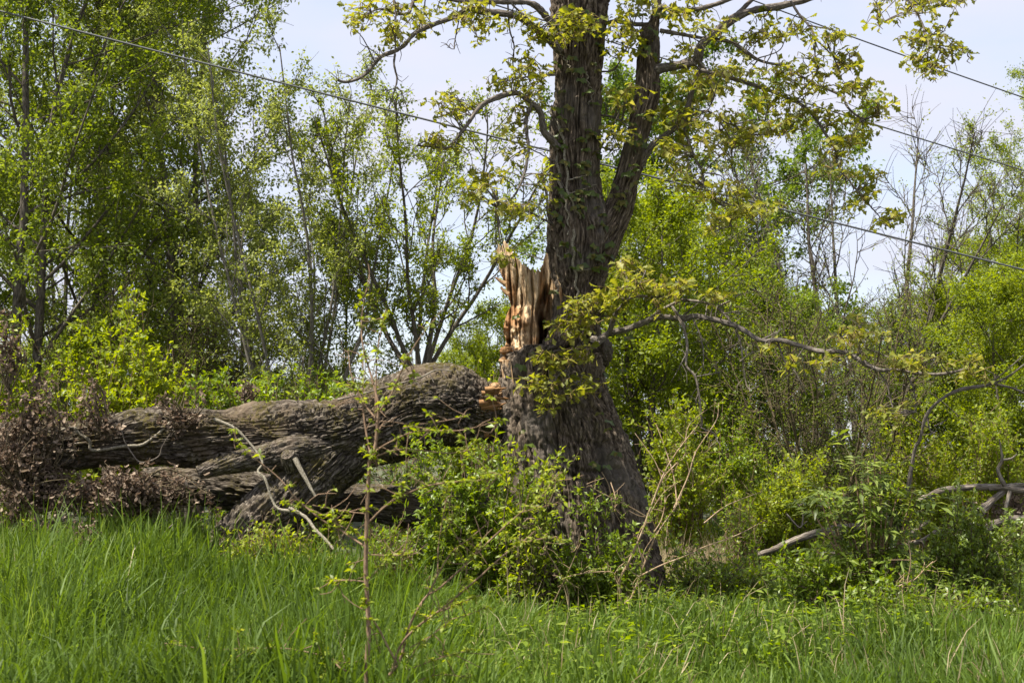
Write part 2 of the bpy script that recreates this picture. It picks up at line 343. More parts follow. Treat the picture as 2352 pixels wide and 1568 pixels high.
def build_oak_trunk():
    C, W, Y = table_path(main_tab, 900); C = smooth_rows(C, 9); W = smooth_rows(W, 9)
    k_ = int(np.argmin(np.abs(Y + 40))); A1 = resample_arc(C[:k_], W[:k_], Y[:k_], 430); A2 = resample_arc(C[k_:], W[k_:], Y[k_:], 50); C, W, Y = (np.concatenate(t) for t in zip(A1, A2))
    ry = np.minimum(W, 0.30 + 0.62 * np.maximum(W - 0.30, 0)) * 0.98
    ry = np.where(Y < 800, W * 1.05, ry); ry = smooth_rows(ry, 15)
    def fn(th, s, C_):
        yy = Y[:, None]; low = sm(880, 1400, yy)
        e = 0.10 * low * (np.cos(th * 3 + 0.6) * 0.5 + np.cos(th * 5 - 1.1) * 0.3)               # root flare lobes
        gr = np.exp(-((th - 0.62 - 0.05 * np.sin(yy / 60)) / 0.07) ** 2) * sm(960, 1040, yy)
        e = e - 0.16 * gr                                                                          # deep groove beside the right buttress
        e = e + 0.07 * np.exp(-((th - 0.98) / 0.2) ** 2) * sm(980, 1150, yy)
        ck = np.exp(-((th + 0.16 - 0.02 * np.sin(yy / 14)) / 0.06) ** 2) * sm(965, 900, yy) * sm(790, 810, yy)
        e = e - 0.20 * ck                                                                          # open crack between the shell and the living stem
        for (yc, amp) in ((1075, .05), (1098, .045), (1010, .03)):                                 # horizontal wrinkles
            e = e - amp * np.exp(-((yy - yc - 26 * np.sin(th * 1.7 - .3) - 5 * np.sin(th * 9)) / 5.5) ** 2) * sm(-.5, -.2, th) * sm(.75, .5, th)
        return e
    def zj(th, s, V):
        yy = Y[:, None]; m = sm(900, 830, yy) * sm(770, 800, yy)
        j = 0.16 * (vn(np.stack([th * 9, th * 0, th * 0], -1), 3) - .5) + 0.09 * (vn(np.stack([th * 23, th * 0, th * 0 + 5], -1), 4) - .5)
        return m * j * sm(.15, -.1, th)
    V, F, q = bark_tube(C, W, ry, 256, np.where(Y > 800, .085, .066), 19.0, .075, 11, fn, .045, True, True, 0.0, zj, .26)
    a = Acc(); a.add(V, F, .5, q)
    ob('trunk', a.build('trunk', M['oakbark'], OAKB), oak)
build_oak_trunk()
def build_oak_limb():
    tab = [(700, 1300, 1372), (640, 1306, 1386), (590, 1325, 1408), (551, 1342, 1424), (480, 1388, 1454), (400, 1418, 1469), (330, 1435, 1485), (270, 1449, 1499), (220, 1460, 1517),
           (150, 1463, 1515), (110, 1466, 1514), (80, 1474, 1514), (50, 1490, 1516), (20, 1500, 1520), (-40, 1506, 1524), (-200, 1520, 1535)]
    C, W, Y = table_path(tab, 300, OD + .02); C = smooth_rows(C, 9); W = smooth_rows(W, 9); C, W, Y = resample_arc(C, W, Y, 260)
    V, F, q = bark_tube(C, W, W, 120, np.minimum(.05, W * .27), 20, .08, 41, None, .03)
    a = Acc(); a.add(V, F, .5, q); ob('limb', a.build('limb', M['oakbark'], OAKB), oak)
build_oak_limb()
def burl(cx, cy, d, rx, rz, ry, seed):
    n, k = 40, 60
    ph = np.linspace(.02, math.pi - .02, n)[:, None]; th = (np.arange(k) / k * 2 * math.pi)[None]
    D = np.stack([np.sin(ph) * np.cos(th), np.sin(ph) * np.sin(th), np.cos(ph) + 0 * th], -1)
    r = 1 + .5 * (fbm(D * 2.2 + seed, 3, seed) - .5) + .22 * (np.abs(2 * fbm(D * 6 + seed, 2, seed + 5) - 1) - .3)
    V = D * r[..., None] * np.array((rx, ry, rz)) + P(cx, cy, d)
    i = np.arange(n - 1)[:, None] * k; j = np.arange(k)[None]; j2 = (j + 1) % k
    F = np.stack([i + j, i + k + j, i + k + j2, i + j2], -1).reshape(-1, 4)
    a = Acc(); a.add(V.reshape(-1, 3), F, .5, (D * .3).reshape(-1, 3)); ob('burl', a.build('burl', M['oakbark'], OAKB), oak)
burl(1386, 806, OD + .02, .085, .15, .15, 3); burl(1487, 82, OD - .05, .075, .11, .1, 7)
burl(1262, 572, OD - .06, .035, .05, .06, 9)

def build_broken_wood():
    # rotten remnant of the lost stem: columns run down from a splintered top edge
    topx = np.array([1140, 1146, 1152, 1161, 1167, 1175, 1190, 1205, 1219, 1232, 1244, 1249, 1253, 1258, 1264, 1272, 1292])
    topy = np.array([571, 562, 566, 551, 566, 580, 599, 611, 619, 624, 619, 606, 590, 577, 570, 572, 600])
    Ly = np.array([545, 571, 619, 645, 681, 701, 722, 742, 758, 783, 799, 822, 842, 890, 930])
    Lx = np.array([1138, 1140, 1147, 1158, 1168, 1174, 1164, 1158, 1156, 1163, 1158, 1150, 1149, 1156, 1166])
    Ry = np.array([545, 620, 660, 712, 748, 801, 850, 930]); Rx = np.array([1290, 1284, 1290, 1296, 1288, 1280, 1275, 1270])
    nc, nr = 110, 170
    s = np.linspace(0, 1, nc)
    xt = 1139 + s * (1290 - 1139)
    ty = np.interp(xt, topx, topy) + 5 * (vn(np.stack([xt * .6, xt * 0, xt * 0], -1), 5) - .5) * 2.0
    v = np.linspace(0, 1, nr)[:, None]
    y = ty[None] + v * (930 - ty[None])
    L = np.interp(y, Ly, Lx); Rr = np.interp(y, Ry, Rx)
    x = L + (Rr - L) * s[None]
    # depth: hollow shell, concave towards the camera, left edge nearer
    dep = 14.20 - .34 * sm(0, .5, s[None]) + .32 * sm(.56, .74, s[None]) - .34 * sm(.76, 1.0, s[None])
    q = np.stack([x * PXM, y * 0 + .3, y * PXM], -1)
    wob = 9 * (fbm(np.stack([y * .018, y * 0, y * 0], -1), 2, 44) - .5)
    gr = fbm(np.stack([q[..., 0] * 17 + wob * .1, q[..., 1], q[..., 2] * .8], -1), 3, 6) - .5
    fine = np.abs(2 * fbm(np.stack([q[..., 0] * 60, q[..., 1], q[..., 2] * 2.2], -1), 2, 8) - 1)
    e = .13 * gr + .055 * fine + .06 * (fbm(q * 9, 3, 17) - .5)
    for xc, y0, y1, wd_, am in ((1172, 600, 640, 2.2, .07), (1197, 640, 690, 2.6, .10), (1222, 610, 650, 2.2, .08), (1262, 600, 640, 2.0, .06), (1186, 570, 600, 1.8, .05)):
        e += am * np.exp(-((x - xc - wob - 3 * np.sin(y / 23 + xc)) / wd_) ** 2) * sm(y0, y1, y)              # drying cracks along the grain
    e += .42 * np.exp(-((x - 1244 - 5 * np.sin(y / 17)) / 8.5) ** 4) * sm(640, 700, y)                     # dark slot
    low = sm(695, 740, y) * sm(0.5, .25, s[None])                                                          # crumbling rot at the lower left
    e += low * (.16 * (fbm(q * 22, 3, 12) - .5) + .10 * np.abs(2 * fbm(q * 11, 2, 13) - 1) - .12)
    pts = np.empty(x.shape + (3,))
    c, sn = math.cos(PITCH), math.sin(PITCH)
    d = dep + e
    rx = (x - 1176) / FPX; ry = (784 - y) / FPX; t = d / (c - ry * sn)
    pts[..., 0] = rx * t; pts[..., 1] = d; pts[..., 2] = CAMZ + (sn + ry * c) * t
    back = pts.copy(); back[..., 1] += .13 - .05 * (1 - v); back[..., 0] *= 1.004
    V = np.concatenate([pts.reshape(-1, 3), back.reshape(-1, 3)]); nb = nr * nc
    i = np.arange(nr - 1)[:, None] * nc; j = np.arange(nc - 1)[None]
    F = np.stack([i + j, i + nc + j, i + nc + j + 1, i + j + 1], -1).reshape(-1, 4)
    Fb = F[:, ::-1] + nb
    jj = np.arange(nc - 1); ii = np.arange(nr - 1) * nc
    Ft = np.stack([jj, jj + 1, jj + 1 + nb, jj + nb], -1)
    Fl = np.stack([ii, ii + nb, ii + nc + nb, ii + nc], -1); Fr = np.stack([ii + nc - 1, ii + 2 * nc - 1, ii + 2 * nc - 1 + nb, ii + nc - 1 + nb], -1)
    rust = .035 + .12 * sm(690, 730, y) * sm(.55, .15, s[None]) + .10 * sm(.16, .0, s[None]) * sm(610, 680, y) + .07 * sm(.82, .95, s[None]) - .16 * sm(690, 600, y) * sm(.02, .2, s[None]) + .06 * np.exp(-((x - 1247) / 12) ** 2) + .10 * sm(.30, .1, s[None]) * sm(600, 640, y)
    ti = np.concatenate([rust.ravel(), rust.ravel() + .05])
    a = Acc(); a.add(V, np.concatenate([F, Fb, Ft, Fl, Fr]), ti, np.concatenate([q.reshape(-1, 3)] * 2) + np.array((0, 0, 0)))
    wd = ob('broken_wood', a.build('broken_wood', M['wood'], OAKB), oak); wd['label'] = 'pale and rust coloured splintered wood of the lost stem'
    # splinters on the left edge
    for pl in ([(1162, 652), (1150, 646), (1138, 637)], [(1168, 676), (1158, 668), (1150, 659)]):
        a = Acc(); V, F, bc = tube(spline([P(p[0], p[1], 14.0) for p in pl], 8), np.linspace(.028, .008, 8), 7); a.add(V, F, .2, bc)
        ob('splinter', a.build('splinter', M['wood'], OAKB), oak)
    # bare pale face at the left of the lower shell, and crumbled rot against the log
    a = Acc(); n = 40; k = 24
    uu, vv = np.meshgrid(np.linspace(0, 1, k), np.linspace(0, 1, n))
    xx = 1149 + uu * 24 + 10 * vv; yy = 826 + vv * 80
    dd = 13.93 - .20 * uu + .05 * (fbm(np.stack([xx * .2, yy * .03, xx * 0], -1), 2, 3) - .5)
    V = np.array([P(a1, b1, c1) for a1, b1, c1 in zip(xx.ravel(), yy.ravel(), dd.ravel())]); Vb = V + np.array((.02, .2, 0)); nb = n * k
    i = np.arange(n - 1)[:, None] * k; j = np.arange(k - 1)[None]; F = np.stack([i + j, i + k + j, i + k + j + 1, i + j + 1], -1).reshape(-1, 4)
    ii = np.arange(n - 1) * k; jj = np.arange(k - 1)
    F = np.concatenate([F, F[:, ::-1] + nb, np.stack([ii, ii + nb, ii + k + nb, ii + k], -1), np.stack([jj, jj + 1, jj + 1 + nb, jj + nb], -1)])
    a.add(np.concatenate([V, Vb]), F, .10, np.concatenate([V, Vb])); ob('bare_wood', a.build('bare_wood', M['wood'], OAKB), oak)
    rng = np.random.default_rng(5)
    for (cx, cy, rr) in ((1138, 888, .045), (1127, 895, .04), (1150, 900, .05), (1164, 806, .05), (1160, 828, .04)):
        D0 = rnd_dirs(rng, 1)[0]; n_, k_ = 16, 22; ph = np.linspace(.02, math.pi - .02, n_)[:, None]; th = (np.arange(k_) / k_ * 2 * math.pi)[None]
        D = np.stack([np.sin(ph) * np.cos(th), np.sin(ph) * np.sin(th), np.cos(ph) + 0 * th], -1)
        V = D * (1 + 1.3 * (fbm(D * 3 + cx, 3, int(cx)) - .5))[..., None] * rr * np.array((1.2, 1, .9)) + P(cx, cy, 13.92)
        i = np.arange(n_ - 1)[:, None] * k_; j = np.arange(k_)[None]; F = np.stack([i + j, i + k_ + j, i + k_ + (j + 1) % k_, i + (j + 1) % k_], -1).reshape(-1, 4)
        a = Acc(); a.add(V.reshape(-1, 3), F, .2, V.reshape(-1, 3)); ob('rotten_chunk', a.build('rotten_chunk', M['wood'], OAKB), oak)
build_broken_wood()

# ---- oak branches.  Z2/Z3/Z5/Z6 turn positions measured on enlarged views into photo units
def Z2(p): return [(769.4 + .3443 * x, .3443 * y) for x, y in p]
def Z3(p): return [(1548 + .3443 * x, .3443 * y) for x, y in p]
def Z5(p): return [(769.4 + .3443 * x, 516.8 + .3443 * y) for x, y in p]
def Z6(p): return [(1548 + .3443 * x, 516.8 + .3443 * y) for x, y in p]
def Z7(p): return [(.3443 * x, 1028.4 + .3443 * y) for x, y in p]
def Z8(p): return [(769.4 + .3443 * x, 1028.4 + .3443 * y) for x, y in p]
def Z9(p): return [(1548 + .3443 * x, 1028.4 + .3443 * y) for x, y in p]
rngO = np.random.default_rng(21)
BR = []     # (points xyz, radii, dead)
def branch(px, r0, r1, d0, d1, dead=False):
    n0 = len(px); ds = np.linspace(d0, d1, n0)
    pts = np.array([P(x, y, d) for (x, y), d in zip(px, ds)]); n = max(10, int(n0 * 6))
    C = spline(pts, n); C += np.cumsum(rngO.normal(0, .0028, C.shape), 0) * np.linspace(0, 1, n)[:, None]
    rr = np.linspace(1, 0, n) ** .8 * (r0 - r1) + r1
    BR.append((C, rr * (1 + .12 * rngO.normal(size=n).clip(-1, 1)), dead))
K = PXM
branch(Z2([(1475, 200), (1450, 170), (1380, 80), (1300, 20), (1150, 10), (820, 0), (600, -60)]), 10 * K, 4 * K, 13.9, 13.4)
branch(Z2([(1500, 340), (1470, 310), (1430, 250), (1330, 190), (1250, 125), (1150, 95), (1000, 80), (900, 65), (820, 115), (650, 180), (540, 235), (470, 320), (400, 360), (310, 400), (240, 490), (160, 550), (80, 575), (35, 565)]), 9 * K, 1.6 * K, 13.8, 12.9)
branch(Z2([(400, 365), (395, 430), (415, 520), (410, 590), (380, 700), (340, 860)]), 2.6 * K, .9 * K, 13.0, 13.0, True)
branch(Z2([(415, 580), (450, 640), (470, 760)]), 1.2 * K, .7 * K, 13.0, 13.0, True)
branch(Z2([(310, 400), (270, 360), (200, 320)]), 1.6 * K, .8 * K, 13.0, 12.9, True)
branch(Z2([(310, 395), (250, 390), (238, 428)]), 1.2 * K, .7 * K, 13.0, 12.9, True)
branch(Z2([(400, 370), (405, 230), (400, 100), (395, -20)]), 1.8 * K, 1.2 * K, 13.0, 13.1)
branch(Z2([(720, -60), (540, 0), (500, 85), (430, 95), (330, 60), (250, 70)]), 5 * K, 1.5 * K, 13.5, 13.1)
branch(Z2([(430, 95), (390, 10), (370, -60)]), 2.5 * K, 1.5 * K, 13.2, 13.2)
branch(Z2([(1490, 990), (1450, 945), (1440, 925), (1395, 880), (1380, 760), (1310, 680), (1230, 625), (1150, 635), (1020, 690), (960, 750), (900, 840), (820, 940), (780, 985), (640, 970), (590, 960)]), 9 * K, 1.2 * K, 13.8, 13.0)
branch(Z2([(1310, 690), (1275, 800), (1280, 900), (1290, 1000), (1260, 1150), (1180, 1320), (1060, 1390)]), 5 * K, 1.2 * K, 13.5, 13.2)
branch(Z2([(1450, 1170), (1430, 1170), (1380, 1160), (1330, 1165)]), 3 * K, 1.2 * K, 13.8, 13.6, True)
branch(Z2([(1380, 1160), (1410, 1300), (1415, 1430), (1440, 1500)]), 3.6 * K, 2 * K, 13.7, 13.8, True)
branch(Z2([(1150, 0), (1155, 60), (1160, 200), (1190, 310), (1180, 400), (1185, 510), (1190, 540)]), 2.2 * K, .8 * K, 13.6, 13.6, True)
branch(Z2([(870, -10), (830, 130), (800, 290), (790, 335), (740, 325)]), 1.8 * K, .8 * K, 13.4, 13.3, True)
branch(Z2([(1470, 340), (1310, 150), (1180, 20)]), 3 * K, 2 * K, 13.7, 13.4)
branch(Z2([(1480, 500), (1300, 510), (1180, 540), (1060, 570)]), 2.6 * K, 1 * K, 13.8, 13.4)
branch(Z2([(1470, 1080), (1380, 1030), (1290, 990)]), 2 * K, 1 * K, 13.8, 13.5)
branch(Z2([(1460, 1500), (1330, 1430), (1200, 1350)]), 2.6 * K, 1 * K, 13.8, 13.3)
branch(Z2([(1770, 170), (1880, 140), (2000, 155), (2110, 150)]), 5 * K, 5 * K, 14.0, 14.0)
branch(Z2([(1760, 1010), (1800, 930), (1850, 850)]), 3 * K, 1 * K, 14, 13.9)
branch(Z2([(1760, 770), (1850, 780), (1960, 850)]), 3 * K, 1.5 * K, 14, 13.9)
branch(Z2([(1770, 980), (1850, 1000), (1900, 990)]), 2 * K, 1 * K, 14, 13.9)
branch(Z2([(1780, 480), (1870, 460), (1960, 300), (1990, 200)]), 2.2 * K, 1 * K, 14, 13.8)
# right side
branch([(1495, 165), (1515, 158)] + Z3([(0, 440), (130, 410), (160, 370), (190, 290), (300, 200), (420, 110), (560, 60), (720, 35), (870, 0), (1000, -60), (1150, -170)]), 11.5 * K, 6 * K, 14.0, 13.3)
branch(Z3([(420, 100), (520, 0), (600, -80)]), 6 * K, 3 * K, 13.7, 13.6)
branch([(1508, 40), (1520, 16)] + Z3([(0, 70), (180, 60), (380, 0), (500, -50)]), 7 * K, 4 * K, 14, 13.6)
branch([(1470, 385), (1490, 345), (1510, 325), (1548, 296)] + Z3([(70, 780), (110, 640), (170, 450), (190, 320)]), 9 * K, 4 * K, 14.0, 13.8)
branch([(1515, 70)] + Z3([(20, 225), (160, 250), (280, 265), (400, 290), (560, 400), (730, 440), (810, 490), (960, 570), (1090, 630), (1140, 720), (1240, 780), (1340, 740)]), 5 * K, 1.2 * K, 14.0, 13.0)
branch(Z3([(150, 390), (220, 480), (270, 600), (230, 720)]), 3 * K, 1.2 * K, 13.8, 13.5)
branch(Z3([(180, 470), (450, 540), (600, 590), (770, 660), (870, 710), (960, 810), (1010, 890), (1080, 1010), (1090, 1090), (1150, 1180), (1250, 1300), (1340, 1400), (1430, 1480)]), 4.5 * K, 1 * K, 13.7, 12.9)
branch(Z3([(1150, 1180), (1140, 1280), (1120, 1400)]), 1.4 * K, .8 * K, 13, 12.9)
branch(Z3([(780, 10), (830, 90), (900, 170), (940, 260), (945, 370), (970, 440)]), 3.2 * K, 1 * K, 13.4, 13.1)
branch(Z3([(940, 260), (1040, 350), (1080, 410), (1110, 490)]), 2 * K, .8 * K, 13.2, 13.0)
branch(Z3([(900, 170), (1040, 200), (1150, 240)]), 1.8 * K, .8 * K, 13.2, 13.1)
branch(Z3([(420, 295), (560, 220), (680, 230)]), 1.8 * K, .8 * K, 13.5, 13.3)
branch(Z3([(560, 390), (700, 340), (760, 230)]), 1.6 * K, .8 * K, 13.4, 13.2)
branch(Z3([(1090, 580), (1180, 590), (1290, 590)]), 1.4 * K, .8 * K, 13.1, 13.0)
branch(Z3([(60, 790), (210, 740), (300, 790), (380, 830), (500, 800), (600, 800)]), 3 * K, 1 * K, 13.8, 13.4)
branch(Z3([(380, 830), (520, 900), (700, 880), (860, 860)]), 1.8 * K, .8 * K, 13.5, 13.2)
branch(Z3([(60, 820), (100, 950), (140, 1060), (185, 1140), (190, 1230), (260, 1320), (350, 1390), (380, 1500)]), 4 * K, 1 * K, 13.8, 13.3)
branch(Z3([(300, 800), (380, 950), (390, 1150), (480, 1250), (540, 1380)]), 2 * K, .8 * K, 13.6, 13.2)
branch(Z3([(250, 1310), (400, 1370), (600, 1390)]), 1.6 * K, .8 * K, 13.4, 13.2)
branch(Z3([(870, -20), (1200, -150), (1450, -120), (1570, 0), (1630, 100), (1670, 220), (1690, 300), (1690, 400), (1720, 470)]), 3.5 * K, 1.2 * K, 13.3, 12.6)
branch(Z3([(1680, 310), (1780, 320), (1880, 330)]), 1.5 * K, .8 * K, 12.7, 12.6)
branch(Z3([(1450, -120), (1360, 0), (1370, 60), (1400, 140)]), 1.5 * K, .8 * K, 12.8, 12.7)
branch(Z3([(1570, -20), (1700, 60), (1850, 20), (1950, 20)]), 1.6 * K, .8 * K, 12.8, 12.7)
# low bough on the right
branch([(1360, 778)] + Z5([(1760, 770), (1830, 720), (1930, 700), (2060, 650), (2180, 610), (2335, 625)]) + Z6([(150, 610), (340, 650), (450, 690), (570, 770), (700, 770), (850, 810), (970, 850), (1150, 860), (1330, 970), (1450, 970), (1620, 1000), (1800, 1000), (1950, 960)]), 8 * K, 2 * K, 13.7, 12.4)
branch(Z5([(1800, 745), (1740, 800), (1640, 850), (1570, 880), (1550, 950), (1480, 1000), (1460, 1060)]), 6 * K, 1.4 * K, 13.45, 13.1)
branch(Z5([(1550, 950), (1560, 1010), (1610, 1060), (1650, 1090)]), 1.8 * K, .9 * K, 13.2, 13.1)
branch(Z5([(1830, 720), (1870, 600), (1930, 520), (2000, 470), (2150, 480), (2330, 470)]), 6 * K, 1.4 * K, 13.5, 13.0)
branch(Z5([(1870, 600), (1760, 610), (1620, 600), (1540, 580)]), 2.5 * K, 1 * K, 13.4, 13.1)
branch(Z5([(1930, 520), (1960, 400), (2050, 330)]), 2 * K, .8 * K, 13.3, 13.1)
branch(Z5([(2060, 650), (2190, 560), (2290, 510)]) + Z6([(60, 500), (200, 520), (310, 580), (380, 670), (430, 780), (440, 900), (460, 1040), (480, 1110)]), 4 * K, 1 * K, 13.4, 13.0, True)
branch(Z5([(2250, 540), (2290, 610), (2335, 690)]) + Z6([(60, 650), (95, 800), (90, 930), (150, 1010), (170, 1150), (190, 1300), (180, 1340), (270, 1380), (300, 1450)]), 4 * K, 1 * K, 13.3, 12.9, True)
branch(Z6([(95, 800), (60, 900), (0, 1020)]), 1.4 * K, .7 * K, 13.0, 12.9, True)
branch(Z6([(150, 1010), (260, 990), (310, 980)]), 1.4 * K, .7 * K, 13.0, 12.9, True)
branch(Z6([(440, 910), (520, 850), (600, 850)]), 1.4 * K, .7 * K, 13.0, 12.9, True)
branch(Z6([(300, 540), (380, 500), (440, 450)]), 3 * K, .9 * K, 13.2, 13.0, True)
branch(Z6([(330, 590), (420, 580), (440, 600)]), 2 * K, .7 * K, 13.1, 13.0, True)
branch(Z6([(570, 770), (660, 730), (740, 700)]), 2 * K, .7 * K, 13.1, 13.0, True)
branch(Z6([(1010, 860), (1020, 780), (1110, 730)]), 1.6 * K, .8 * K, 12.8, 12.7)
branch(Z6([(690, 770), (740, 900), (830, 990), (900, 1120)]), 2.2 * K, .8 * K, 13.0, 12.9, True)
branch(Z6([(830, 820), (870, 930), (850, 1010)]), 1.5 * K, .7 * K, 12.9, 12.9, True)
branch(Z6([(1200, 880), (1290, 830), (1400, 860), (1500, 890)]), 1.8 * K, .8 * K, 12.8, 12.6)
branch(Z6([(1240, 860), (1240, 750), (1260, 690)]), 1.8 * K, .8 * K, 12.8, 12.7)
branch(Z6([(1370, 980), (1420, 1060), (1440, 1180), (1460, 1260)]), 2 * K, .8 * K, 12.7, 12.6, True)
branch(Z6([(1550, 990), (1600, 1100), (1620, 1240)]), 2 * K, .8 * K, 12.6, 12.5)
branch(Z6([(130, 630), (180, 740), (205, 830), (210, 920)]), 2 * K, .8 * K, 13.2, 13.1, True)

BLOBS = [(835, 40, 42, 33, 9), (900, 28, 40, 20, 4), (905, 95, 22, 38, 6), (955, 50, 28, 30, 4), (1000, 30, 40, 28, 6), (1060, 42, 15, 25, 3), (1115, 75, 26, 36, 6), (1110, 18, 40, 16, 4),
         (1190, 60, 40, 36, 8), (1232, 85, 30, 28, 6), (1215, 140, 25, 38, 5), (1310, 62, 58, 38, 16), (1210, 180, 45, 28, 8), (1150, 190, 30, 16, 5), (1230, 225, 28, 18, 4), (1035, 245, 40, 28, 9),
         (1035, 325, 50, 20, 9), (1190, 290, 30, 38, 7), (1180, 345, 28, 28, 5), (1125, 415, 46, 26, 8), (1090, 465, 22, 22, 3), (1160, 490, 28, 26, 5), (1215, 490, 28, 28, 5), (1243, 420, 20, 46, 5), (1160, 590, 26, 20, 4),
         (1430, 50, 38, 38, 10), (1450, 95, 30, 28, 6), (1415, 120, 28, 26, 4), (1420, 210, 32, 40, 7), (1402, 310, 20, 38, 5), (1435, 300, 20, 25, 3), (1470, 18, 38, 18, 6),
         (1560, 30, 50, 24, 8), (1620, 80, 46, 38, 7), (1590, 20, 40, 22, 5), (1570, 150, 36, 36, 8), (1600, 215, 48, 38, 10), (1655, 190, 46, 36, 10), (1710, 150, 28, 28, 5), (1722, 92, 28, 18, 4), (1760, 60, 34, 24, 5),
         (1790, 85, 18, 24, 4), (1840, 60, 28, 18, 5), (1905, 80, 36, 18, 6), (1958, 145, 30, 20, 7), (1870, 120, 22, 28, 4), (1800, 172, 46, 28, 8), (1870, 192, 44, 26, 9), (1965, 203, 36, 18, 6), (2012, 255, 30, 22, 5),
         (1760, 232, 56, 28, 9), (1832, 252, 46, 22, 6), (1900, 270, 36, 22, 5), (1942, 312, 42, 32, 11), (1915, 372, 18, 18, 3), (1950, 412, 24, 18, 3), (2002, 440, 22, 38, 7), (1945, 482, 16, 22, 3), (2035, 506, 22, 18, 5),
         (1540, 280, 46, 38, 10), (1600, 285, 56, 28, 10), (1680, 290, 56, 28, 9), (1800, 300, 54, 22, 8), (1560, 345, 38, 36, 9), (1640, 335, 38, 28, 8), (1720, 332, 38, 26, 7), (1550, 405, 26, 28, 5),
         (1650, 450, 56, 28, 7), (1600, 430, 36, 26, 5), (1700, 480, 54, 22, 6), (1762, 480, 26, 18, 3), (1640, 522, 26, 22, 4),
         (2020, 25, 12, 28, 3), (2085, 15, 16, 18, 3), (2130, 15, 36, 18, 6), (2190, 10, 28, 14, 4), (2100, 80, 18, 32, 5), (2160, 80, 16, 22, 4), (2178, 122, 26, 16, 5), (2110, 122, 18, 22, 4), (2142, 168, 20, 14, 5),
         (1355, 712, 50, 32, 18), (1390, 685, 40, 24, 9), (1300, 745, 24, 16, 5), (1330, 770, 16, 14, 3), (1258, 832, 22, 20, 7), (1300, 830, 14, 12, 3), (1345, 820, 28, 12, 5), (1252, 885, 36, 16, 8), (1262, 925, 18, 16, 4), (1345, 885, 14, 22, 6),
         (1470, 642, 48, 22, 6), (1505, 665, 56, 22, 8), (1560, 652, 38, 22, 5), (1440, 622, 28, 18, 4), (1530, 692, 28, 12, 3), (1640, 682, 28, 16, 3), (1780, 800, 36, 16, 4), (1985, 772, 56, 32, 10), (2120, 832, 76, 32, 10),
         (2230, 852, 36, 26, 5), (1900, 832, 30, 14, 3), (2050, 930, 36, 36, 5), (1800, 832, 26, 12, 2)]
def make_spray(rng, n):
    """a short twig with loose young oak leaves and hanging catkins; origin at the twig base, about 0.25 m across"""
    a = Acc(); b = Acc(); tw = []
    for q in range(3):
        az = q * 2.1 + rng.uniform(-.6, .6); L = rng.uniform(.06, .17); C = spline([(0, 0, 0), (math.cos(az) * L * .5, math.sin(az) * L * .5, .03), (math.cos(az) * L, math.sin(az) * L, rng.uniform(-.06, .07))], 6)
        V, F, bc = tube(C, np.linspace(.004, .002, 6), 4); b.add(V, F, .5, bc); tw.append(C)
    tw = np.array(tw); pos = tw[rng.integers(0, 3, n), rng.integers(2, 6, n)]; az = rng.uniform(0, 6.28, n); el = rng.uniform(-1.0, .6, n)
    dirs = np.stack([np.cos(az) * np.cos(el), np.sin(az) * np.cos(el), np.sin(el)], -1); nor = unit(np.array((0, 0, 1.0)) + rng.normal(0, .55, (n, 3)))
    V, F = leaves(OAK, pos, dirs, nor, rng.uniform(.045, .095, n)); a.add(V, F, np.repeat(rng.uniform(0, 1, n), len(OAK[0])))
    for i in range(rng.integers(2, 5)):
        p0 = pos[i]; L = rng.uniform(.04, .08); C = np.array([p0, p0 + (rng.normal(0, .008), rng.normal(0, .008), -L * .5), p0 + (rng.normal(0, .014), rng.normal(0, .014), -L)])
        V, F, bc = tube(C, (.003, .0042, .002), 4); b.add(V, F, .5, bc)
    return a, b
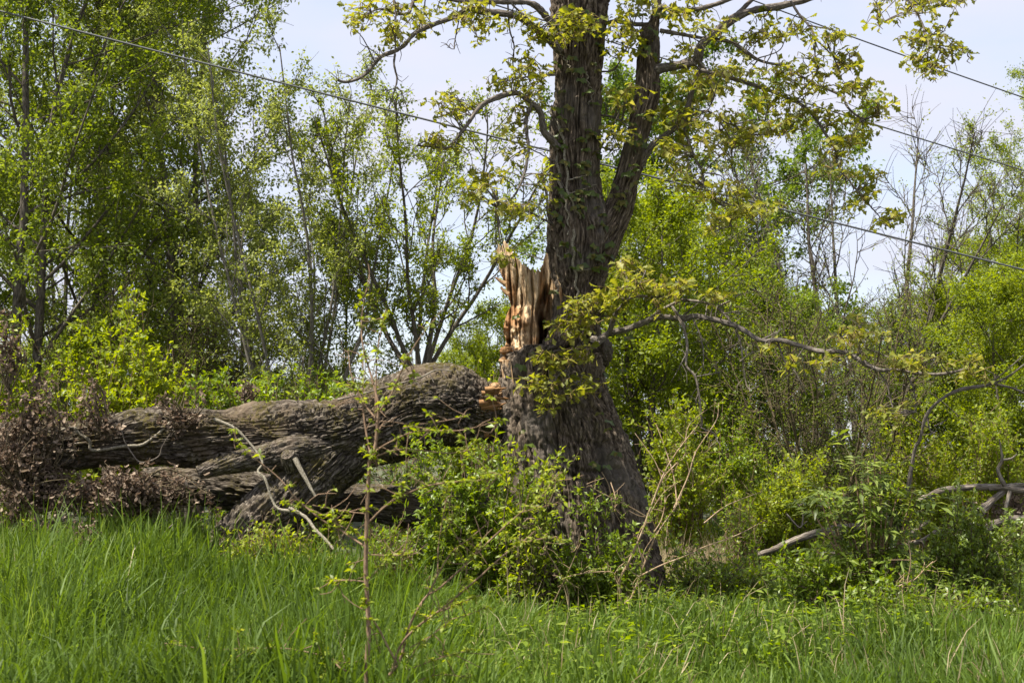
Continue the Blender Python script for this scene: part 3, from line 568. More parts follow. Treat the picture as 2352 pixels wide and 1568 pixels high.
def build_oak_crown():
    allp = np.concatenate([c for c, r, d in BR if not d]); own = np.concatenate([np.full(len(c), i) for i, (c, r, d) in enumerate(BR) if not d])
    rng = np.random.default_rng(8)
    SPR = []
    for v in range(6):
        a, b = make_spray(rng, int(rng.integers(8, 13)))
        nA = a.n; V = np.concatenate(a.V + b.V); F = [np.concatenate(a.F4), np.concatenate(b.F4) + nA]
        me = mesh('leaf_spray', V, np.concatenate(F), M['oakleaf'], np.concatenate(a.T + b.T)); me.materials.append(M['catkin'])
        mi = np.zeros(len(me.polygons), np.int32); mi[len(F[0]):] = 1; me.polygons.foreach_set('material_index', mi); SPR.append((me, V, F[0], np.concatenate(a.T + b.T)))
    twigs = [Acc() for _ in BR]; sprays = []
    for cx, cy, rx, ry, n in BLOBS:
        n = int(round(n * 1.25))
        c0 = P(cx, cy, 13.5); j0 = np.argsort(np.linalg.norm((allp - c0) * np.array((1, .3, 1)), axis=1))[:1][0]
        dep = allp[j0, 1]
        for _ in range(n):
            u = rng.uniform(0, 2 * math.pi); rr = math.sqrt(rng.uniform(0, 1))
            p = P(cx + rx * rr * math.cos(u), cy + ry * rr * math.sin(u), np.clip(dep + rng.normal(0, .22), 12.2, 14.3) if not (1250 < cx < 1400) else rng.uniform(13.0, 13.35))
            dd = np.linalg.norm(allp - p, axis=1); j = int(np.argmin(dd)); bi = own[j]; q = allp[j]
            L = dd[j]
            if L > .03:
                mid = (p + q) / 2 + rng.normal(0, .07 * L, 3) + np.array((0, 0, .08 * L))
                C = spline([q, mid, p], max(4, int(L / .06))); V, F, bc = tube(C, np.linspace(.0055 + .003 * L, .0028, len(C)), 4); twigs[bi].add(V, F, .5, bc)
            sprays.append((p, bi, rng.uniform(.75, 1.25), rng.uniform(0, 6.28), int(rng.integers(0, 6))))
    objs = []
    for (C, rr, dead), tw in zip(BR, twigs):
        a = Acc(); k = 12 if rr[0] > .02 else 7
        if rr[0] > .024:
            n = max(len(C), int(np.linalg.norm(np.diff(C, axis=0), axis=1).sum() / .02)); t = np.linspace(0, 1, n); t0 = np.linspace(0, 1, len(C))
            C2 = np.stack([np.interp(t, t0, C[:, c]) for c in range(3)], 1); r2 = np.interp(t, t0, rr)
            V, F, bc = bark_tube(smooth_rows(C2, 5), r2, r2, 34, r2 * .22, 26, .2, 77, None, .006)
        else: V, F, bc = tube(C, rr, k)
        a.add(V, F, .5, bc)
        n = int(len(C) * .3) if dead else int(len(C) * .22)
        for _ in range(n):                                       # bare side twiglets
            i = rng.integers(len(C) // 4, len(C)); q = C[i]; dv = rnd_dirs(rng, 1)[0]; dv[1] *= .5; L = rng.uniform(.05, .22)
            pts = spline([q, q + dv * L * .5 + rng.normal(0, .02, 3), q + dv * L + np.array((0, 0, -.03))], 5); V, F, bc = tube(pts, np.linspace(.004, .0022, 5), 4); a.add(V, F, .5, bc)
        if tw.n: a.V += tw.V; a.F4 += [f + a.n for f in tw.F4]; a.T += tw.T; a.B += tw.B; a.n += tw.n
        objs.append(ob('branch', a.build('branch', M['greyst'] if dead and rr[0] > .012 else M['branch'], OAKB), oak))
    sprays.sort(key=lambda s: s[0][1] - 3.0 * s[2])
    rest = Acc()
    for k, (p, bi, sc, rz, v) in enumerate(sprays):
        if k < 300:
            o = ob('leaf_spray', SPR[v][0], objs[bi]); o.location = p - OAKB; o.rotation_euler = (rng.uniform(-.35, .35), rng.uniform(-.35, .35), rz); o.scale = (sc,) * 3
        else:
            c, s_ = math.cos(rz), math.sin(rz); Rm = np.array(((c, -s_, 0), (s_, c, 0), (0, 0, 1)))
            rest.add(SPR[v][1] @ Rm.T * sc + p, SPR[v][2], SPR[v][3])
    # crown above the frame: limbs and young leaves that shade what stands below
    up = Acc()
    for k in range(18):
        b0 = P(1330, -120 - 30 * k, OD); az = k * 2.4; L = rng.uniform(2.0, 4.2); el = rng.uniform(.05, .6)
        e1 = b0 + np.array((math.cos(az) * L, math.sin(az) * L, math.sin(el) * L)); C = spline([b0, (b0 + e1) / 2 + (0, 0, .4), e1], 14)
        V, F, bc = tube(C, np.linspace(.07, .012, 14), 6); up.add(V, F, .5, bc)
        for j in range(20):
            i = rng.integers(4, 14); p = C[i] + rng.normal(0, .42, 3); V, F, bc = tube(np.array([C[i], (C[i] + p) / 2 + rng.normal(0, .04, 3), p]), (.008, .005, .003), 3); up.add(V, F, .5, bc)
            V, F = leaves(LEAF2, np.tile(p, (8, 1)) + rng.normal(0, .05, (8, 3)), rnd_dirs(rng, 8), rnd_dirs(rng, 8), rng.uniform(.1, .16, 8)); rest.add(V, F, .5)
    ob('upper_limbs', up.build('upper_limbs', M['branch'], OAKB), oak, kind='stuff')
    ob('foliage', rest.build('foliage', M['oakleaf'], OAKB, False), oak, kind='stuff')
    print('oak sprays', len(sprays))
build_oak_crown()

# ---- ivy climbing the oak
def build_ivy():
    rng = np.random.default_rng(4)
    def trunk_front(x, y):
        l = np.interp(-y, [-t[0] for t in main_tab], [t[1] for t in main_tab]); r = np.interp(-y, [-t[0] for t in main_tab], [t[2] for t in main_tab])
        hw = (r - l) / 2; c = np.clip((x - (l + r) / 2) / hw, -1, 1); return OD - .98 * hw * PXM * math.sqrt(1 - c * c) * 1.05 - .035
    o = root('climbing_ivy', P(1330, 900, 13.6), 'green and bronze three-leaved vine climbing the standing oak trunk', 'vine')
    o.location = OAKB
    stems = [Z2([(1440, 705), (1450, 760), (1500, 850), (1530, 980), (1545, 1150), (1560, 1300), (1610, 1400), (1640, 1460)]), Z2([(1480, 1010), (1500, 1230), (1550, 1400), (1560, 1568)]),
             Z2([(1500, 340), (1560, 440), (1600, 500)]), Z2([(1680, 480), (1690, 560), (1720, 620), (1690, 700)]), Z2([(1570, 1290), (1640, 1270), (1740, 1230)]), Z2([(1560, 1200), (1680, 1170), (1760, 1160)]),
             Z5([(1590, 30), (1590, 200), (1610, 400), (1620, 520), (1600, 700)]), Z5([(1460, 130), (1510, 230), (1560, 170)]), Z5([(1600, 310), (1700, 295), (1750, 290)])]
    for k, pl in enumerate(stems):
        C = spline([P(x, y, trunk_front(x, y)) for x, y in pl], 40); C[:, 0] += .012 * np.sin(np.arange(40) * .9 + k); V, F, bc = tube(C, np.linspace(.017, .009, 40) if k < 2 or k == 6 else np.linspace(.008, .004, 40), 6)
        a = Acc(); a.add(V, F, .5, bc); ob('stem', a.build('stem', M['lichen'], OAKB), o)
    tri = []
    for v in range(3):
        dirs = np.array([(0, -.5, -.6), (-.8, -.3, -.25), (.8, -.3, -.25)]) + rng.normal(0, .18, (3, 3)); a = Acc()
        V, F = leaves((LEAF4[0] * np.array((1.5, 1, 1)), LEAF4[1]), np.zeros((3, 3)), dirs, np.array([(0, -1, .5)] * 3) + rng.normal(0, .2, (3, 3)), rng.uniform(.07, .1, 3)); a.add(V, F, np.repeat(rng.uniform(0, .85, 3), 5))
        tri.append(a.build('leaf', M['ivy'], smooth=False))
    for k in range(120):
        y = rng.uniform(20, 620); l = np.interp(-y, [-t[0] for t in main_tab], [t[1] for t in main_tab]); r = np.interp(-y, [-t[0] for t in main_tab], [t[2] for t in main_tab])
        x = rng.uniform(l + 4, r + 4) if rng.random() < .8 else np.interp(-y, [-640, -480, -330, -220, -100], [1345, 1421, 1460, 1489, 1492]) + rng.uniform(-25, 25)
        if y > 560 and x < 1300: continue
        d = trunk_front(x, y) - .03 if x < r else OD - .17
        q = ob('leaf', tri[k % 3], o); q.location = P(x, y, d) - OAKB; q.rotation_euler = (rng.uniform(-.4, .4), rng.uniform(-.6, .6), rng.uniform(-.5, .5)); q.scale = (rng.uniform(.7, 1.15),) * 3
    for k in range(26):
        y = rng.uniform(640, 1130); x = rng.choice([rng.uniform(1180, 1290), rng.uniform(1370, 1440)]); d = trunk_front(x, y) - .06
        q = ob('leaf', tri[k % 3], o); q.location = P(x, y, d) - OAKB; q.rotation_euler = (rng.uniform(-.4, .4), rng.uniform(-.6, .6), rng.uniform(-.5, .5)); q.scale = (rng.uniform(.6, 1.),) * 3
build_ivy()

# ================================================================== the fallen stem and the wood beneath it
def stem_thing_path(px, d0, d1, n):
    """px rows (x, y, half width)"""
    px = np.asarray(px, float); ds = np.linspace(d0, d1, len(px)); A = np.array([np.append(P(x, y, d), h * d / FPX) for (x, y, h), d in zip(px, ds)])
    Q = spline(A, n); return Q[:, :3], Q[:, 3]
def log_part(name, parent, origin, px, d0, d1, n, k, amp, F, seed, mat, fn=None, lump=.05, twist=0., ax=.17, cap=True):
    C, W = stem_thing_path(px, d0, d1, n)
    if np.ndim(amp) == 0: amp = np.minimum(amp, W * .25)
    V, Fc, q = bark_tube(C, W, W, k, amp, F, ax, seed, fn, lump, twist=twist, plate=.7); a = Acc(); a.add(V, Fc, .5, q)
    if cap:                                                      # rough broken end faces
        rng = np.random.default_rng(seed)
        for e, rev in ((0, True), (n - 1, False)):
            ring = V[e * k:(e + 1) * k]; c = ring.mean(0); tdir = unit(C[e] - C[-2 if e else 1])
            rings = [ring]; 
            for f in (.7, .4, .12): rings.append(c + (ring - c) * f + tdir * (rng.uniform(-.06, .03, (k, 1)) * W[e] * 2))
            VV = np.concatenate(rings); i = np.arange(3)[:, None] * k; j = np.arange(k)[None]; j2 = (j + 1) % k
            FF = np.stack([i + j, i + j2, i + k + j2, i + k + j], -1).reshape(-1, 4)
            a.add(VV, FF[:, ::-1] if rev else FF, .5, VV)
    return ob(name, a.build(name, mat, origin), parent)
LOGO = P(640, 1230, 14.0); LOGO[2] = gz(LOGO[0], 14.0)
flog = root('fallen_tree', LOGO, 'massive mossy fallen oak stem propped on a bent limb left of the standing trunk', 'fallen tree')
def logfn(th, s, C):
    sw = np.exp(-((s - s.max() * .62) / .35) ** 2)
    return .05 * sw * np.sin(th * 3 + s * 5) + .03 * np.sin(s * 4 + th)
nlog = 400
tw = np.cumsum(np.interp(np.linspace(0, 1, nlog), [0, .5, .58, .68, .75, .85, 1], [0, 0, .004, .009, -.005, -.001, 0]))
log_part('trunk', flog, LOGO, [(-420, 1030, 50), (-150, 1028, 51), (100, 1022, 53), (260, 1013, 57), (400, 1004, 61), (540, 1000, 64), (660, 997, 66), (760, 996, 72), (850, 975, 82), (930, 950, 92), (1010, 938, 90), (1080, 945, 74), (1135, 955, 56), (1165, 962, 44)],
         13.9, 14.15, nlog, 200, .075, 25, 71, M['logbark'], logfn, .06, tw, .10)
log_part('limb', flog, LOGO, [(900, 955, 50), (845, 985, 62), (790, 1030, 68), (730, 1085, 68), (668, 1140, 66), (606, 1190, 62), (545, 1245, 56), (490, 1300, 50)], 14.25, 13.5, 240, 130, .06, 22, 73, M['logbark'], None, .06, np.linspace(0, .5, 240), .1)
log_part('limb_stub', flog, LOGO, [(760, 1030, 30), (690, 1036, 34), (620, 1048, 30), (560, 1058, 24), (505, 1068, 20), (455, 1086, 13)], 13.8, 13.5, 150, 90, .035, 22, 79, M['logbark'], None, .05, np.linspace(0, 1, 150))
log_part('knot', flog, LOGO, [(672, 1075, 16), (668, 1058, 20), (660, 1042, 15)], 13.62, 13.5, 20, 30, .012, 20, 5, M['logbark'], None, .02)
rngS = np.random.default_rng(14)
for k in range(12):
    x0, y0 = 1108 + rngS.uniform(0, 24), 893 + k * 9.5 + rngS.uniform(-4, 4); L = rngS.uniform(16, 44)
    C = spline([P(x0 - 14, y0 + 3, 13.72 + .02 * k), P(x0 + L * .5, y0 + rngS.uniform(-4, 2), 13.72 + .02 * k), P(x0 + L, y0 + rngS.uniform(-9, 3), 13.74 + .02 * k)], 9); V, F, bc = tube(C, np.linspace(.034, .004, 9) * rngS.uniform(.6, 1.2) * (1 + .3 * rngS.normal(size=9).clip(-1, 1)), 6)
    a = Acc(); a.add(V, F, .3, bc); ob('splinter', a.build('splinter', M['wood'], LOGO), flog)
l2 = root('mossy_log', P(800, 1190, 14.6), 'low mossy log lying in shade beneath the propped fallen stem', 'log'); l2o = P(800, 1190, 14.6)
log_part('bark', l2, l2o, [(330, 1108, 34), (480, 1120, 40), (640, 1140, 44), (780, 1153, 44), (900, 1160, 42), (1010, 1168, 40), (1120, 1176, 38)], 14.7, 14.55, 200, 100, .04, 22, 91, M['logbark'], None, .05)
def stick(name, px, r0, r1, d0, d1, mat, label, cat, subs=(), group=None, k=8, zip_depth=None):
    o0 = P(px[0][0], px[0][1], d0); o = root(name, o0, label, cat, group)
    first = True
    for (p, a0, a1, e0, e1) in [(px, r0, r1, d0, d1)] + list(subs):
        ds = zip_depth if (first and zip_depth is not None) else np.linspace(e0, e1, len(p))
        C = spline([P(x, y, d) for (x, y), d in zip(p, ds)], max(14, len(p) * 6)); r = np.linspace(a0, a1, len(C)) * PXM
        if a0 > 4: V, F, bc = bark_tube(C, r, r, 30, r * .25, 24, .15, 3, None, .008)
        else: V, F, bc = tube(C, r * (1 + .12 * np.sin(np.arange(len(C)) * 2.1)), k)
        a = Acc(); a.add(V, F, .5, bc); ob('stem' if first else 'side_stem', a.build('stem', mat, o0), o); first = False
    return o
def ZL(p): return [((800 + x / 1.96) * .5742, (1400 + y / 1.96) * .5742) for x, y in p]
def ZK(p): return [(x / 2.24 * .5742, (1400 + y / 2.24) * .5742) for x, y in p]
stick('broken_stick', ZL([(745, 850), (780, 920), (840, 1030), (905, 1145)]), 6.5, 4.5, 13.45, 13.35, M['lichen'], 'stubby lichen-crusted stick wedged against the propping limb', 'stick')
stick('dead_vine', ZL([(110, 540), (270, 610), (400, 740), (465, 830), (490, 890), (455, 950), (510, 1010), (560, 1160), (610, 1240), (710, 1260)]), 4.2, 3.0, 13.5, 13.2, M['lichen'], 'pale snaking dead vine hanging down over the fallen stem to the propping limb', 'vine')
stick('dead_vine', ZL([(700, 1235), (830, 1310), (900, 1400), (980, 1480), (1050, 1560)]), 4, 3, 13.2, 12.9, M['lichen'], 'grey lichen-covered stem slanting from the propping limb into the grass', 'vine')
stick('dead_vine', ZK([(400, 725), (500, 730), (650, 690), (700, 740), (800, 810), (815, 890), (930, 890), (1100, 860), (1260, 850), (1350, 800), (1450, 720), (1530, 640)]), 3.6, 3.2, 13.62, 13.68, M['lichen'], 'thick bent vine looped in a wide U across the flank of the fallen stem', 'vine')
stick('dead_vine', ZK([(1080, 690), (1120, 820), (1180, 920), (1250, 1000), (1350, 990), (1430, 940), (1460, 850), (1600, 640)]), 1.6, 1.2, 13.6, 13.6, M['greyst'], 'thin pale dead tendril dangling below the bent vine on the fallen stem', 'vine')
stick('dead_twig', Z5([(20, 1165), (200, 1120), (400, 1065), (560, 1020), (640, 980), (690, 965), (780, 972)]), 2.2, 1.4, 13.72, 13.66, M['greyst'], 'slender bare twig lying along the hump of the fallen stem', 'twig', [(Z5([(630, 985), (650, 1030), (660, 1050)]), 1.2, .8, 13.68, 13.66), (Z5([(705, 965), (725, 1000), (745, 1020)]), 1.2, .8, 13.67, 13.66), (Z5([(500, 1035), (550, 1050), (560, 1080)]), 1.2, .8, 13.68, 13.66)])
stick('dead_twig', Z7([(1000, 720), (1060, 640), (1100, 560), (1165, 500)]), 1.8, 1.3, 12.9, 12.8, M['greyst'], 'forked grey twig standing up out of the grass below the fallen stem', 'twig', [(Z7([(1090, 610), (1130, 640), (1190, 700)]), 1.6, 1.2, 12.85, 12.8)])

# ---- dead leafy branches hung around the fallen stem
def dead_branch(base, blobs, d, dd, nst, nleaf, label, seed, lsz=(.042, .08)):
    rng = np.random.default_rng(seed); b = P(base[0], base[1], d); o = root('dead_branch', b, label, 'dead branch', 'dead leafy branches around the fallen stem')
    wts = np.array([bl[4] for bl in blobs], float); wts /= wts.sum(); a = Acc(); tips = []
    for i in range(int(nst * 1.5)):
        bl = blobs[rng.choice(len(blobs), p=wts)]; u = rng.uniform(0, 6.28); rr = math.sqrt(rng.random()) * (1.0 if rng.random() < .75 else 1.5)
        p = P(bl[0] + bl[2] * rr * math.cos(u), bl[1] + bl[3] * rr * math.sin(u), d + rng.uniform(-dd, dd))
        mid = (p + b) / 2 + rng.normal(0, .16, 3) * np.linalg.norm(p - b); C = spline([b + rng.normal(0, .03, 3), mid, p], 12)
        V, F, bc = tube(C, np.linspace(.007 if i % 6 else .016, .0025, 12), 4); a.add(V, F, .5, bc); tips += list(C[5:])
    ob('stem', a.build('stem', M['brush'], b), o)
    tips = np.array(tips); tips = tips[vn(tips * 7.0, seed) > .36]; nleaf = int(nleaf * .8); l = Acc(); per = nleaf // 12
    for v in range(12):
        tp = crumple(rng); c = tips[rng.integers(0, len(tips), per)] + rng.normal(0, .03, (per, 3)) * np.array((1, 1, 1.5)) - np.array((0, 0, .03))
        ax = unit(np.array((0, 0, -1.0)) + rng.normal(0, .6, (per, 3))); V, F = leaves(tp, c, ax, rnd_dirs(rng, per), rng.uniform(*lsz, per)); l.add(V, F, np.repeat(rng.beta(1.2, 1.4, per), len(tp[0])))
    ob('dead_leaves', l.build('dead_leaves', M['deadleaf'], b, False), o, kind='stuff')
dead_branch((60, 1130), [(50, 960, 75, 70, 5), (40, 1080, 80, 90, 8), (100, 900, 28, 45, 2), (150, 1120, 60, 50, 4)], 13.4, .25, 90, 4200, 'tall heap of curled brown leaves on branches at the left end of the fallen stem', 51)
dead_branch((300, 1150), [(290, 1085, 60, 32, 4), (380, 1105, 90, 32, 5), (250, 1130, 100, 30, 4), (430, 1140, 70, 25, 3)], 13.35, .25, 80, 3400, 'long drift of withered brown leaves hanging below the fallen stem', 52)
dead_branch((235, 1000), [(205, 895, 22, 35, 3), (235, 960, 38, 30, 3), (215, 920, 18, 30, 2)], 13.55, .12, 16, 300, 'upright brown withered spray standing over the fallen stem in front of the yellow-green bush', 53)
dead_branch((410, 965), [(400, 905, 48, 22, 3), (390, 950, 55, 15, 3), (440, 930, 35, 25, 2)], 13.6, .15, 22, 330, 'tangled withered brown spray lying across the middle of the fallen stem', 54)
dead_branch((560, 915), [(560, 880, 14, 28, 2), (590, 900, 25, 15, 1)], 14.2, .1, 7, 90, 'small withered twig with few brown leaves beside the leafy row behind the fallen stem', 55)
dead_branch((180, 1270), [(190, 1215, 22, 32, 3), (150, 1240, 20, 15, 1)], 12.6, .1, 9, 190, 'small clump of withered leaves poking up through the tall grass', 56)
dead_branch((18, 900), [(12, 780, 22, 50, 3), (8, 720, 14, 22, 1)], 13.3, .1, 10, 260, 'withered brown upright branch at the left picture edge above the leaf heap', 57)
dead_branch((2330, 1180), [(2335, 1150, 30, 30, 3), (2260, 1165, 14, 20, 1)], 13.6, .15, 12, 260, 'brown withered leaves hanging beneath the grey fallen limbs at the right edge', 58)

# ================================================================== fallen wood on the right
stick('arched_branch', Z9([(1540, 330), (1560, 280), (1580, 150), (1610, 0)]) + Z6([(1640, 1430), (1680, 1280), (1760, 1180), (1900, 1100), (2080, 1070), (2160, 1045), (2260, 990), (2335, 930), (2420, 870)]), 6.2, 1.8, 13.8, 13.2, M['branch'], 'arching dead grey branch rising from the elder bush and bending to the right edge', 'dead branch',
      [(Z6([(2140, 1060), (2250, 1085), (2335, 1120), (2450, 1180)]), 3, 1.5, 13.4, 13.2), (Z6([(2080, 1072), (2180, 1000), (2330, 870)]), 2, 1, 13.4, 13.2), (Z6([(1690, 1290), (1710, 1370), (1740, 1385), (1660, 1400)]), 2, 1, 13.6, 13.5), (Z6([(1700, 1350), (1600, 1290), (1580, 1280)]), 1.6, .9, 13.6, 13.5), (Z6([(1735, 1340), (1800, 1310), (1830, 1285)]), 1.6, .9, 13.6, 13.5)])
stick('fallen_limb', Z9([(1640, 350), (1700, 320), (1780, 285), (1950, 265), (2150, 262), (2335, 285), (2600, 300)]), 7, 9, 13.7, 13.4, M['greyst'], 'long level grey fallen limb crossing the right edge behind the elder bush', 'dead branch',
      [(Z9([(2040, 430), (2070, 400), (2120, 350), (2200, 290)]), 10, 7, 13.4, 13.5), (Z9([(2205, 250), (2160, 150), (2190, 80), (2180, 0), (2170, -60)]), 5.5, 2.5, 13.4, 13.3), (Z9([(2190, 80), (2250, 70), (2290, 40)]), 3, 1.5, 13.35, 13.3), (Z9([(2240, 290), (2215, 400), (2215, 480), (2270, 560), (2310, 590)]), 5, 2, 13.35, 13.2), (Z9([(2225, 500), (2220, 560), (2180, 600)]), 2.5, 1.2, 13.3, 13.2), (Z9([(2335, 245), (2250, 250), (2100, 275)]), 5, 6, 13.45, 13.5)])
stick('fallen_limb', Z9([(2080, 545), (2150, 500), (2250, 475), (2335, 470), (2500, 450)]), 9, 8, 13.3, 13.3, M['greyst'], 'short thick grey fallen limb low at the right edge under the level limb', 'dead branch')
stick('rotting_log', Z9([(560, 715), (640, 685), (700, 660), (820, 610), (950, 568), (1100, 540), (1250, 530)]), 7, 12, 15.5, 15.3, M['greyst'], 'bleached rotting log slanting out of the grass left of the elder bush', 'log')
stick('fallen_limb', Z9([(950, 710), (1100, 700), (1330, 690), (1480, 665), (1650, 620), (1780, 540)]), 5, 6, 14.2, 13.9, M['greyst'], 'half hidden bleached limb lying through the middle of the elder bush', 'dead branch', [(Z9([(1590, 570), (1640, 530), (1710, 485)]), 7, 5, 13.6, 13.6), (Z9([(1560, 640), (1640, 620), (1670, 660)]), 5, 2.5, 13.6, 13.6)])
stick('dead_twig', Z9([(750, 440), (840, 530), (860, 440), (830, 380), (800, 340)]), 2.4, 1.2, 16, 16, M['greyst'], 'bleached antler-like twig standing in the clearing above the rotting log', 'twig', [(Z9([(830, 385), (860, 370), (870, 330)]), 1.5, .9, 16, 16), (Z9([(845, 525), (890, 485)]), 1.5, .9, 16, 16)])

# ================================================================== power cables
def cable(px, d0, d1, r, label):
    (x0, y0), (x1, y1) = px; a = P(x0, y0, d0); b = P(x1, y1, d1); t = np.linspace(-.35, 1.35, 60)[:, None]; C = a + t * (b - a); C[:, 2] += .05 * (t[:, 0] - .5) ** 2
    V, F, bc = tube(C, r, 8); A = Acc(); A.add(V, F, .5, bc); o = ob('power_cable', A.build('power_cable', M['cable'], a), label=label, cat='cable', group='overhead power cables'); o.location = a
cable([(0, 28), (2352, 622)], 18, 18.6, .013, 'long dark overhead cable running from the top left corner down to the right edge')
cable([(1103, 3), (2352, 394)], 17.5, 18.2, .0095, 'middle dark overhead cable passing just behind the oak fork')
cable([(1720, 0), (2352, 227)], 17, 17.5, .009, 'topmost short dark overhead cable in the open sky at upper right')

# ================================================================== background trees
def curve(rng, p, d, L, n, wander, up):
    pts = [np.array(p, float)]; d = unit(np.array(d, float))
    for i in range(n):
        d = unit(d + rng.normal(0, wander, 3) + np.array((0, 0, up))); pts.append(pts[-1] + d * (L / n))
    return np.array(pts)
def side_dir(rng, d, ang, az):
    a = np.array((0, 0, 1.0)) if abs(d[2]) < .9 else np.array((1.0, 0, 0)); x = unit(np.cross(d, a)); y = np.cross(d, x)
    return unit(d * math.cos(ang) + (x * math.cos(az) + y * math.sin(az)) * math.sin(ang))
def grow(seed, H, nst, lean, r0, crown0, n1, a1, len1, n2, n3, nleaf, lsize, wander=.07, up=.05, tpl=LEAF2, jit=.06, droop=.35, tw=.35, bole=0.0, clump=6, twr=1.0):
    rng = np.random.default_rng(seed); wood = Acc(); pts = []; az = rng.uniform(0, 6.28)
    def put(C, ra, rb, k): V, F, bc = tube(C, np.linspace(ra, rb, len(C)), k); wood.add(V, F, .5, bc)
    if bole: put(curve(rng, (0, 0, -.1), (0, 0, 1), bole + .25, 6, .03, .02), r0 * 1.7, r0 * 1.4, 9)
    for s in range(nst):
        a0 = az + s * 6.283 / max(nst, 1) + rng.uniform(-.4, .4); ti = lean * rng.uniform(.35, 1.15) if nst > 1 else lean
        d = np.array((math.sin(ti) * math.cos(a0), math.sin(ti) * math.sin(a0), math.cos(ti))); HS = H * rng.uniform(.8, 1.04)
        C = curve(rng, (math.cos(a0) * .12 * (nst > 1), math.sin(a0) * .12 * (nst > 1) if not bole else math.sin(a0) * .03, bole - .1), d, HS, 18, wander * .6, .025); put(C, r0 * rng.uniform(.75, 1.1), .012, 8)
        for i in range(n1):
            t = crown0 + (1 - crown0) * (i + rng.random()) / n1 * .99; f = t * 18; k = int(f); p = C[k] + (C[k + 1] - C[k]) * (f - k) if k < 18 else C[18]
            dd = unit(C[min(k + 1, 18)] - C[max(k - 1, 0)]); L = len1 * H * (.35 + .75 * math.sin(math.pi * min(1, t * .85 + .12))) * rng.uniform(.65, 1.2)
            C1 = curve(rng, p, side_dir(rng, dd, a1 * rng.uniform(.75, 1.25), i * 2.4 + rng.uniform(-.5, .5)), L, 9, wander * 1.4, up); put(C1, max(r0 * .42 * (1.1 - t), .011), .006, 5)
            for j in range(n2):
                t2 = .18 + .82 * (j + rng.random()) / n2 * .99; k2 = int(t2 * 9); p2 = C1[k2]; d2 = unit(C1[min(k2 + 1, 9)] - C1[max(k2 - 1, 0)]); L2 = L * .42 * (1.15 - .6 * t2) * rng.uniform(.6, 1.2)
                C2 = curve(rng, p2, side_dir(rng, d2, rng.uniform(.5, 1.0), rng.uniform(0, 6.28)), L2, 6, wander * 1.7, up * 1.3); put(C2, .0095 * twr, .004 * twr, 3); pts.append(C2[3:])
                for m in range(n3):
                    k3 = rng.integers(1, 7); C3 = curve(rng, C2[k3], side_dir(rng, unit(C2[k3] - C2[k3 - 1]), rng.uniform(.4, 1.1), rng.uniform(0, 6.28)), tw * rng.uniform(.5, 1.3), 3, wander * 2, up); put(C3, .005 * twr, .0028 * twr, 3); pts.append(C3)
    pts = np.concatenate(pts); ncl = max(1, int(nleaf / clump)); cc = pts[rng.integers(0, len(pts), ncl)]; base = cc[rng.integers(0, ncl, nleaf)]
    pos = base + rng.normal(0, jit, (nleaf, 3)); ax = unit(rng.normal(size=(nleaf, 3)) + np.array((0, 0, -droop)) + 2.0 * (pos - base) / max(jit, .01) * .3)
    nor = unit(rng.normal(0, .65, (nleaf, 3)) + np.array((0, 0, .9)))
    big = vn(base * 1.3, seed)
    V, F = leaves(tpl, pos, ax, nor, rng.uniform(.7, 1.25, nleaf) * lsize)
    lf = Acc(); lf.add(V, F, np.repeat(np.clip(rng.beta(2, 2, nleaf) * .6 + big * .4, 0, 1), len(tpl[0])))
    return wood, lf, rng
TREES = {}
def tree_proto(key, wm, lm, *a, **k):
    wood, lf, _ = grow(*a, **k); TREES[key] = (wood.build('trunk', M[wm]), lf.build('crown', M[lm], (0, 0, 0), False))
#              seed  H nst lean  r0 crown0 n1 a1 len1 n2 n3 nleaf lsize
tree_proto('tall', 'farbark', 'tree_a', 1, 12.5, 2, .08, .105, .08, 22, .9, .32, 7, 5, 68000, .072, droop=.6, up=.02)
tree_proto('tall2', 'farbark', 'tree_b', 2, 12.5, 3, .08, .08, .10, 18, .65, .25, 6, 4, 38000, .072, droop=.5)
tree_proto('fan', 'greybark', 'tree_b', 3, 10.2, 9, .25, .055, .12, 12, .6, .15, 4, 4, 38000, .07, up=.03)
tree_proto('vase', 'farbark', 'tree_c', 4, 4.9, 7, .62, .05, .12, 11, .6, .20, 4, 4, 19000, .06, up=.04, jit=.04, bole=3.0, clump=8)
tree_proto('round', 'farbark', 'tree_d', 5, 9.5, 1, .03, .14, .12, 30, 1.05, .42, 8, 4, 56000, .086, droop=.3, up=.02)
tree_proto('bright', 'farbark', 'tree_c', 6, 6.5, 3, .32, .08, .06, 16, .9, .34, 7, 3, 50000, .07, up=.03)
tree_proto('bare', 'farbark', 'tree_b', 7, 9.5, 8, .40, .11, .2, 12, .5, .2, 6, 3, 6000, .06, up=.05, tw=.7, twr=1.5)
tree_proto('brush', 'brush', 'tree_a', 8, 4.6, 14, .5, .024, .15, 8, .55, .25, 5, 3, 13000, .045, up=.04, wander=.12, tw=.4)
tree_proto('sapling', 'farbark', 'tree_a', 9, 6.0, 1, .03, .06, .12, 20, .9, .32, 6, 3, 15000, .07)
def place(key, px, d, sc, rot, label, cat='tree', name='tree', group=None, sx=1.0, wm=None, lm=None):
    x = PX(px, d); z = gz(x, d); o = root(name, (x, d, z - .05), label, cat, group); o.rotation_euler = (0, 0, rot); o.scale = (sc * sx, sc * sx, sc)
    t = ob('trunk', TREES[key][0], o); c = ob('crown', TREES[key][1], o, kind='stuff')
    if lm:
        c.material_slots[0].link = 'OBJECT'; c.material_slots[0].material = M[lm]
    if wm:
        t.material_slots[0].link = 'OBJECT'; t.material_slots[0].material = M[wm]
    return o
GL = 'trees of the wood behind the fallen stem'; GR = 'trees of the wood beyond the clearing'
place('tall', 40, 21, .98, .3, 'dark dense tree filling the upper left corner, tallest of the left wood', group=GL)
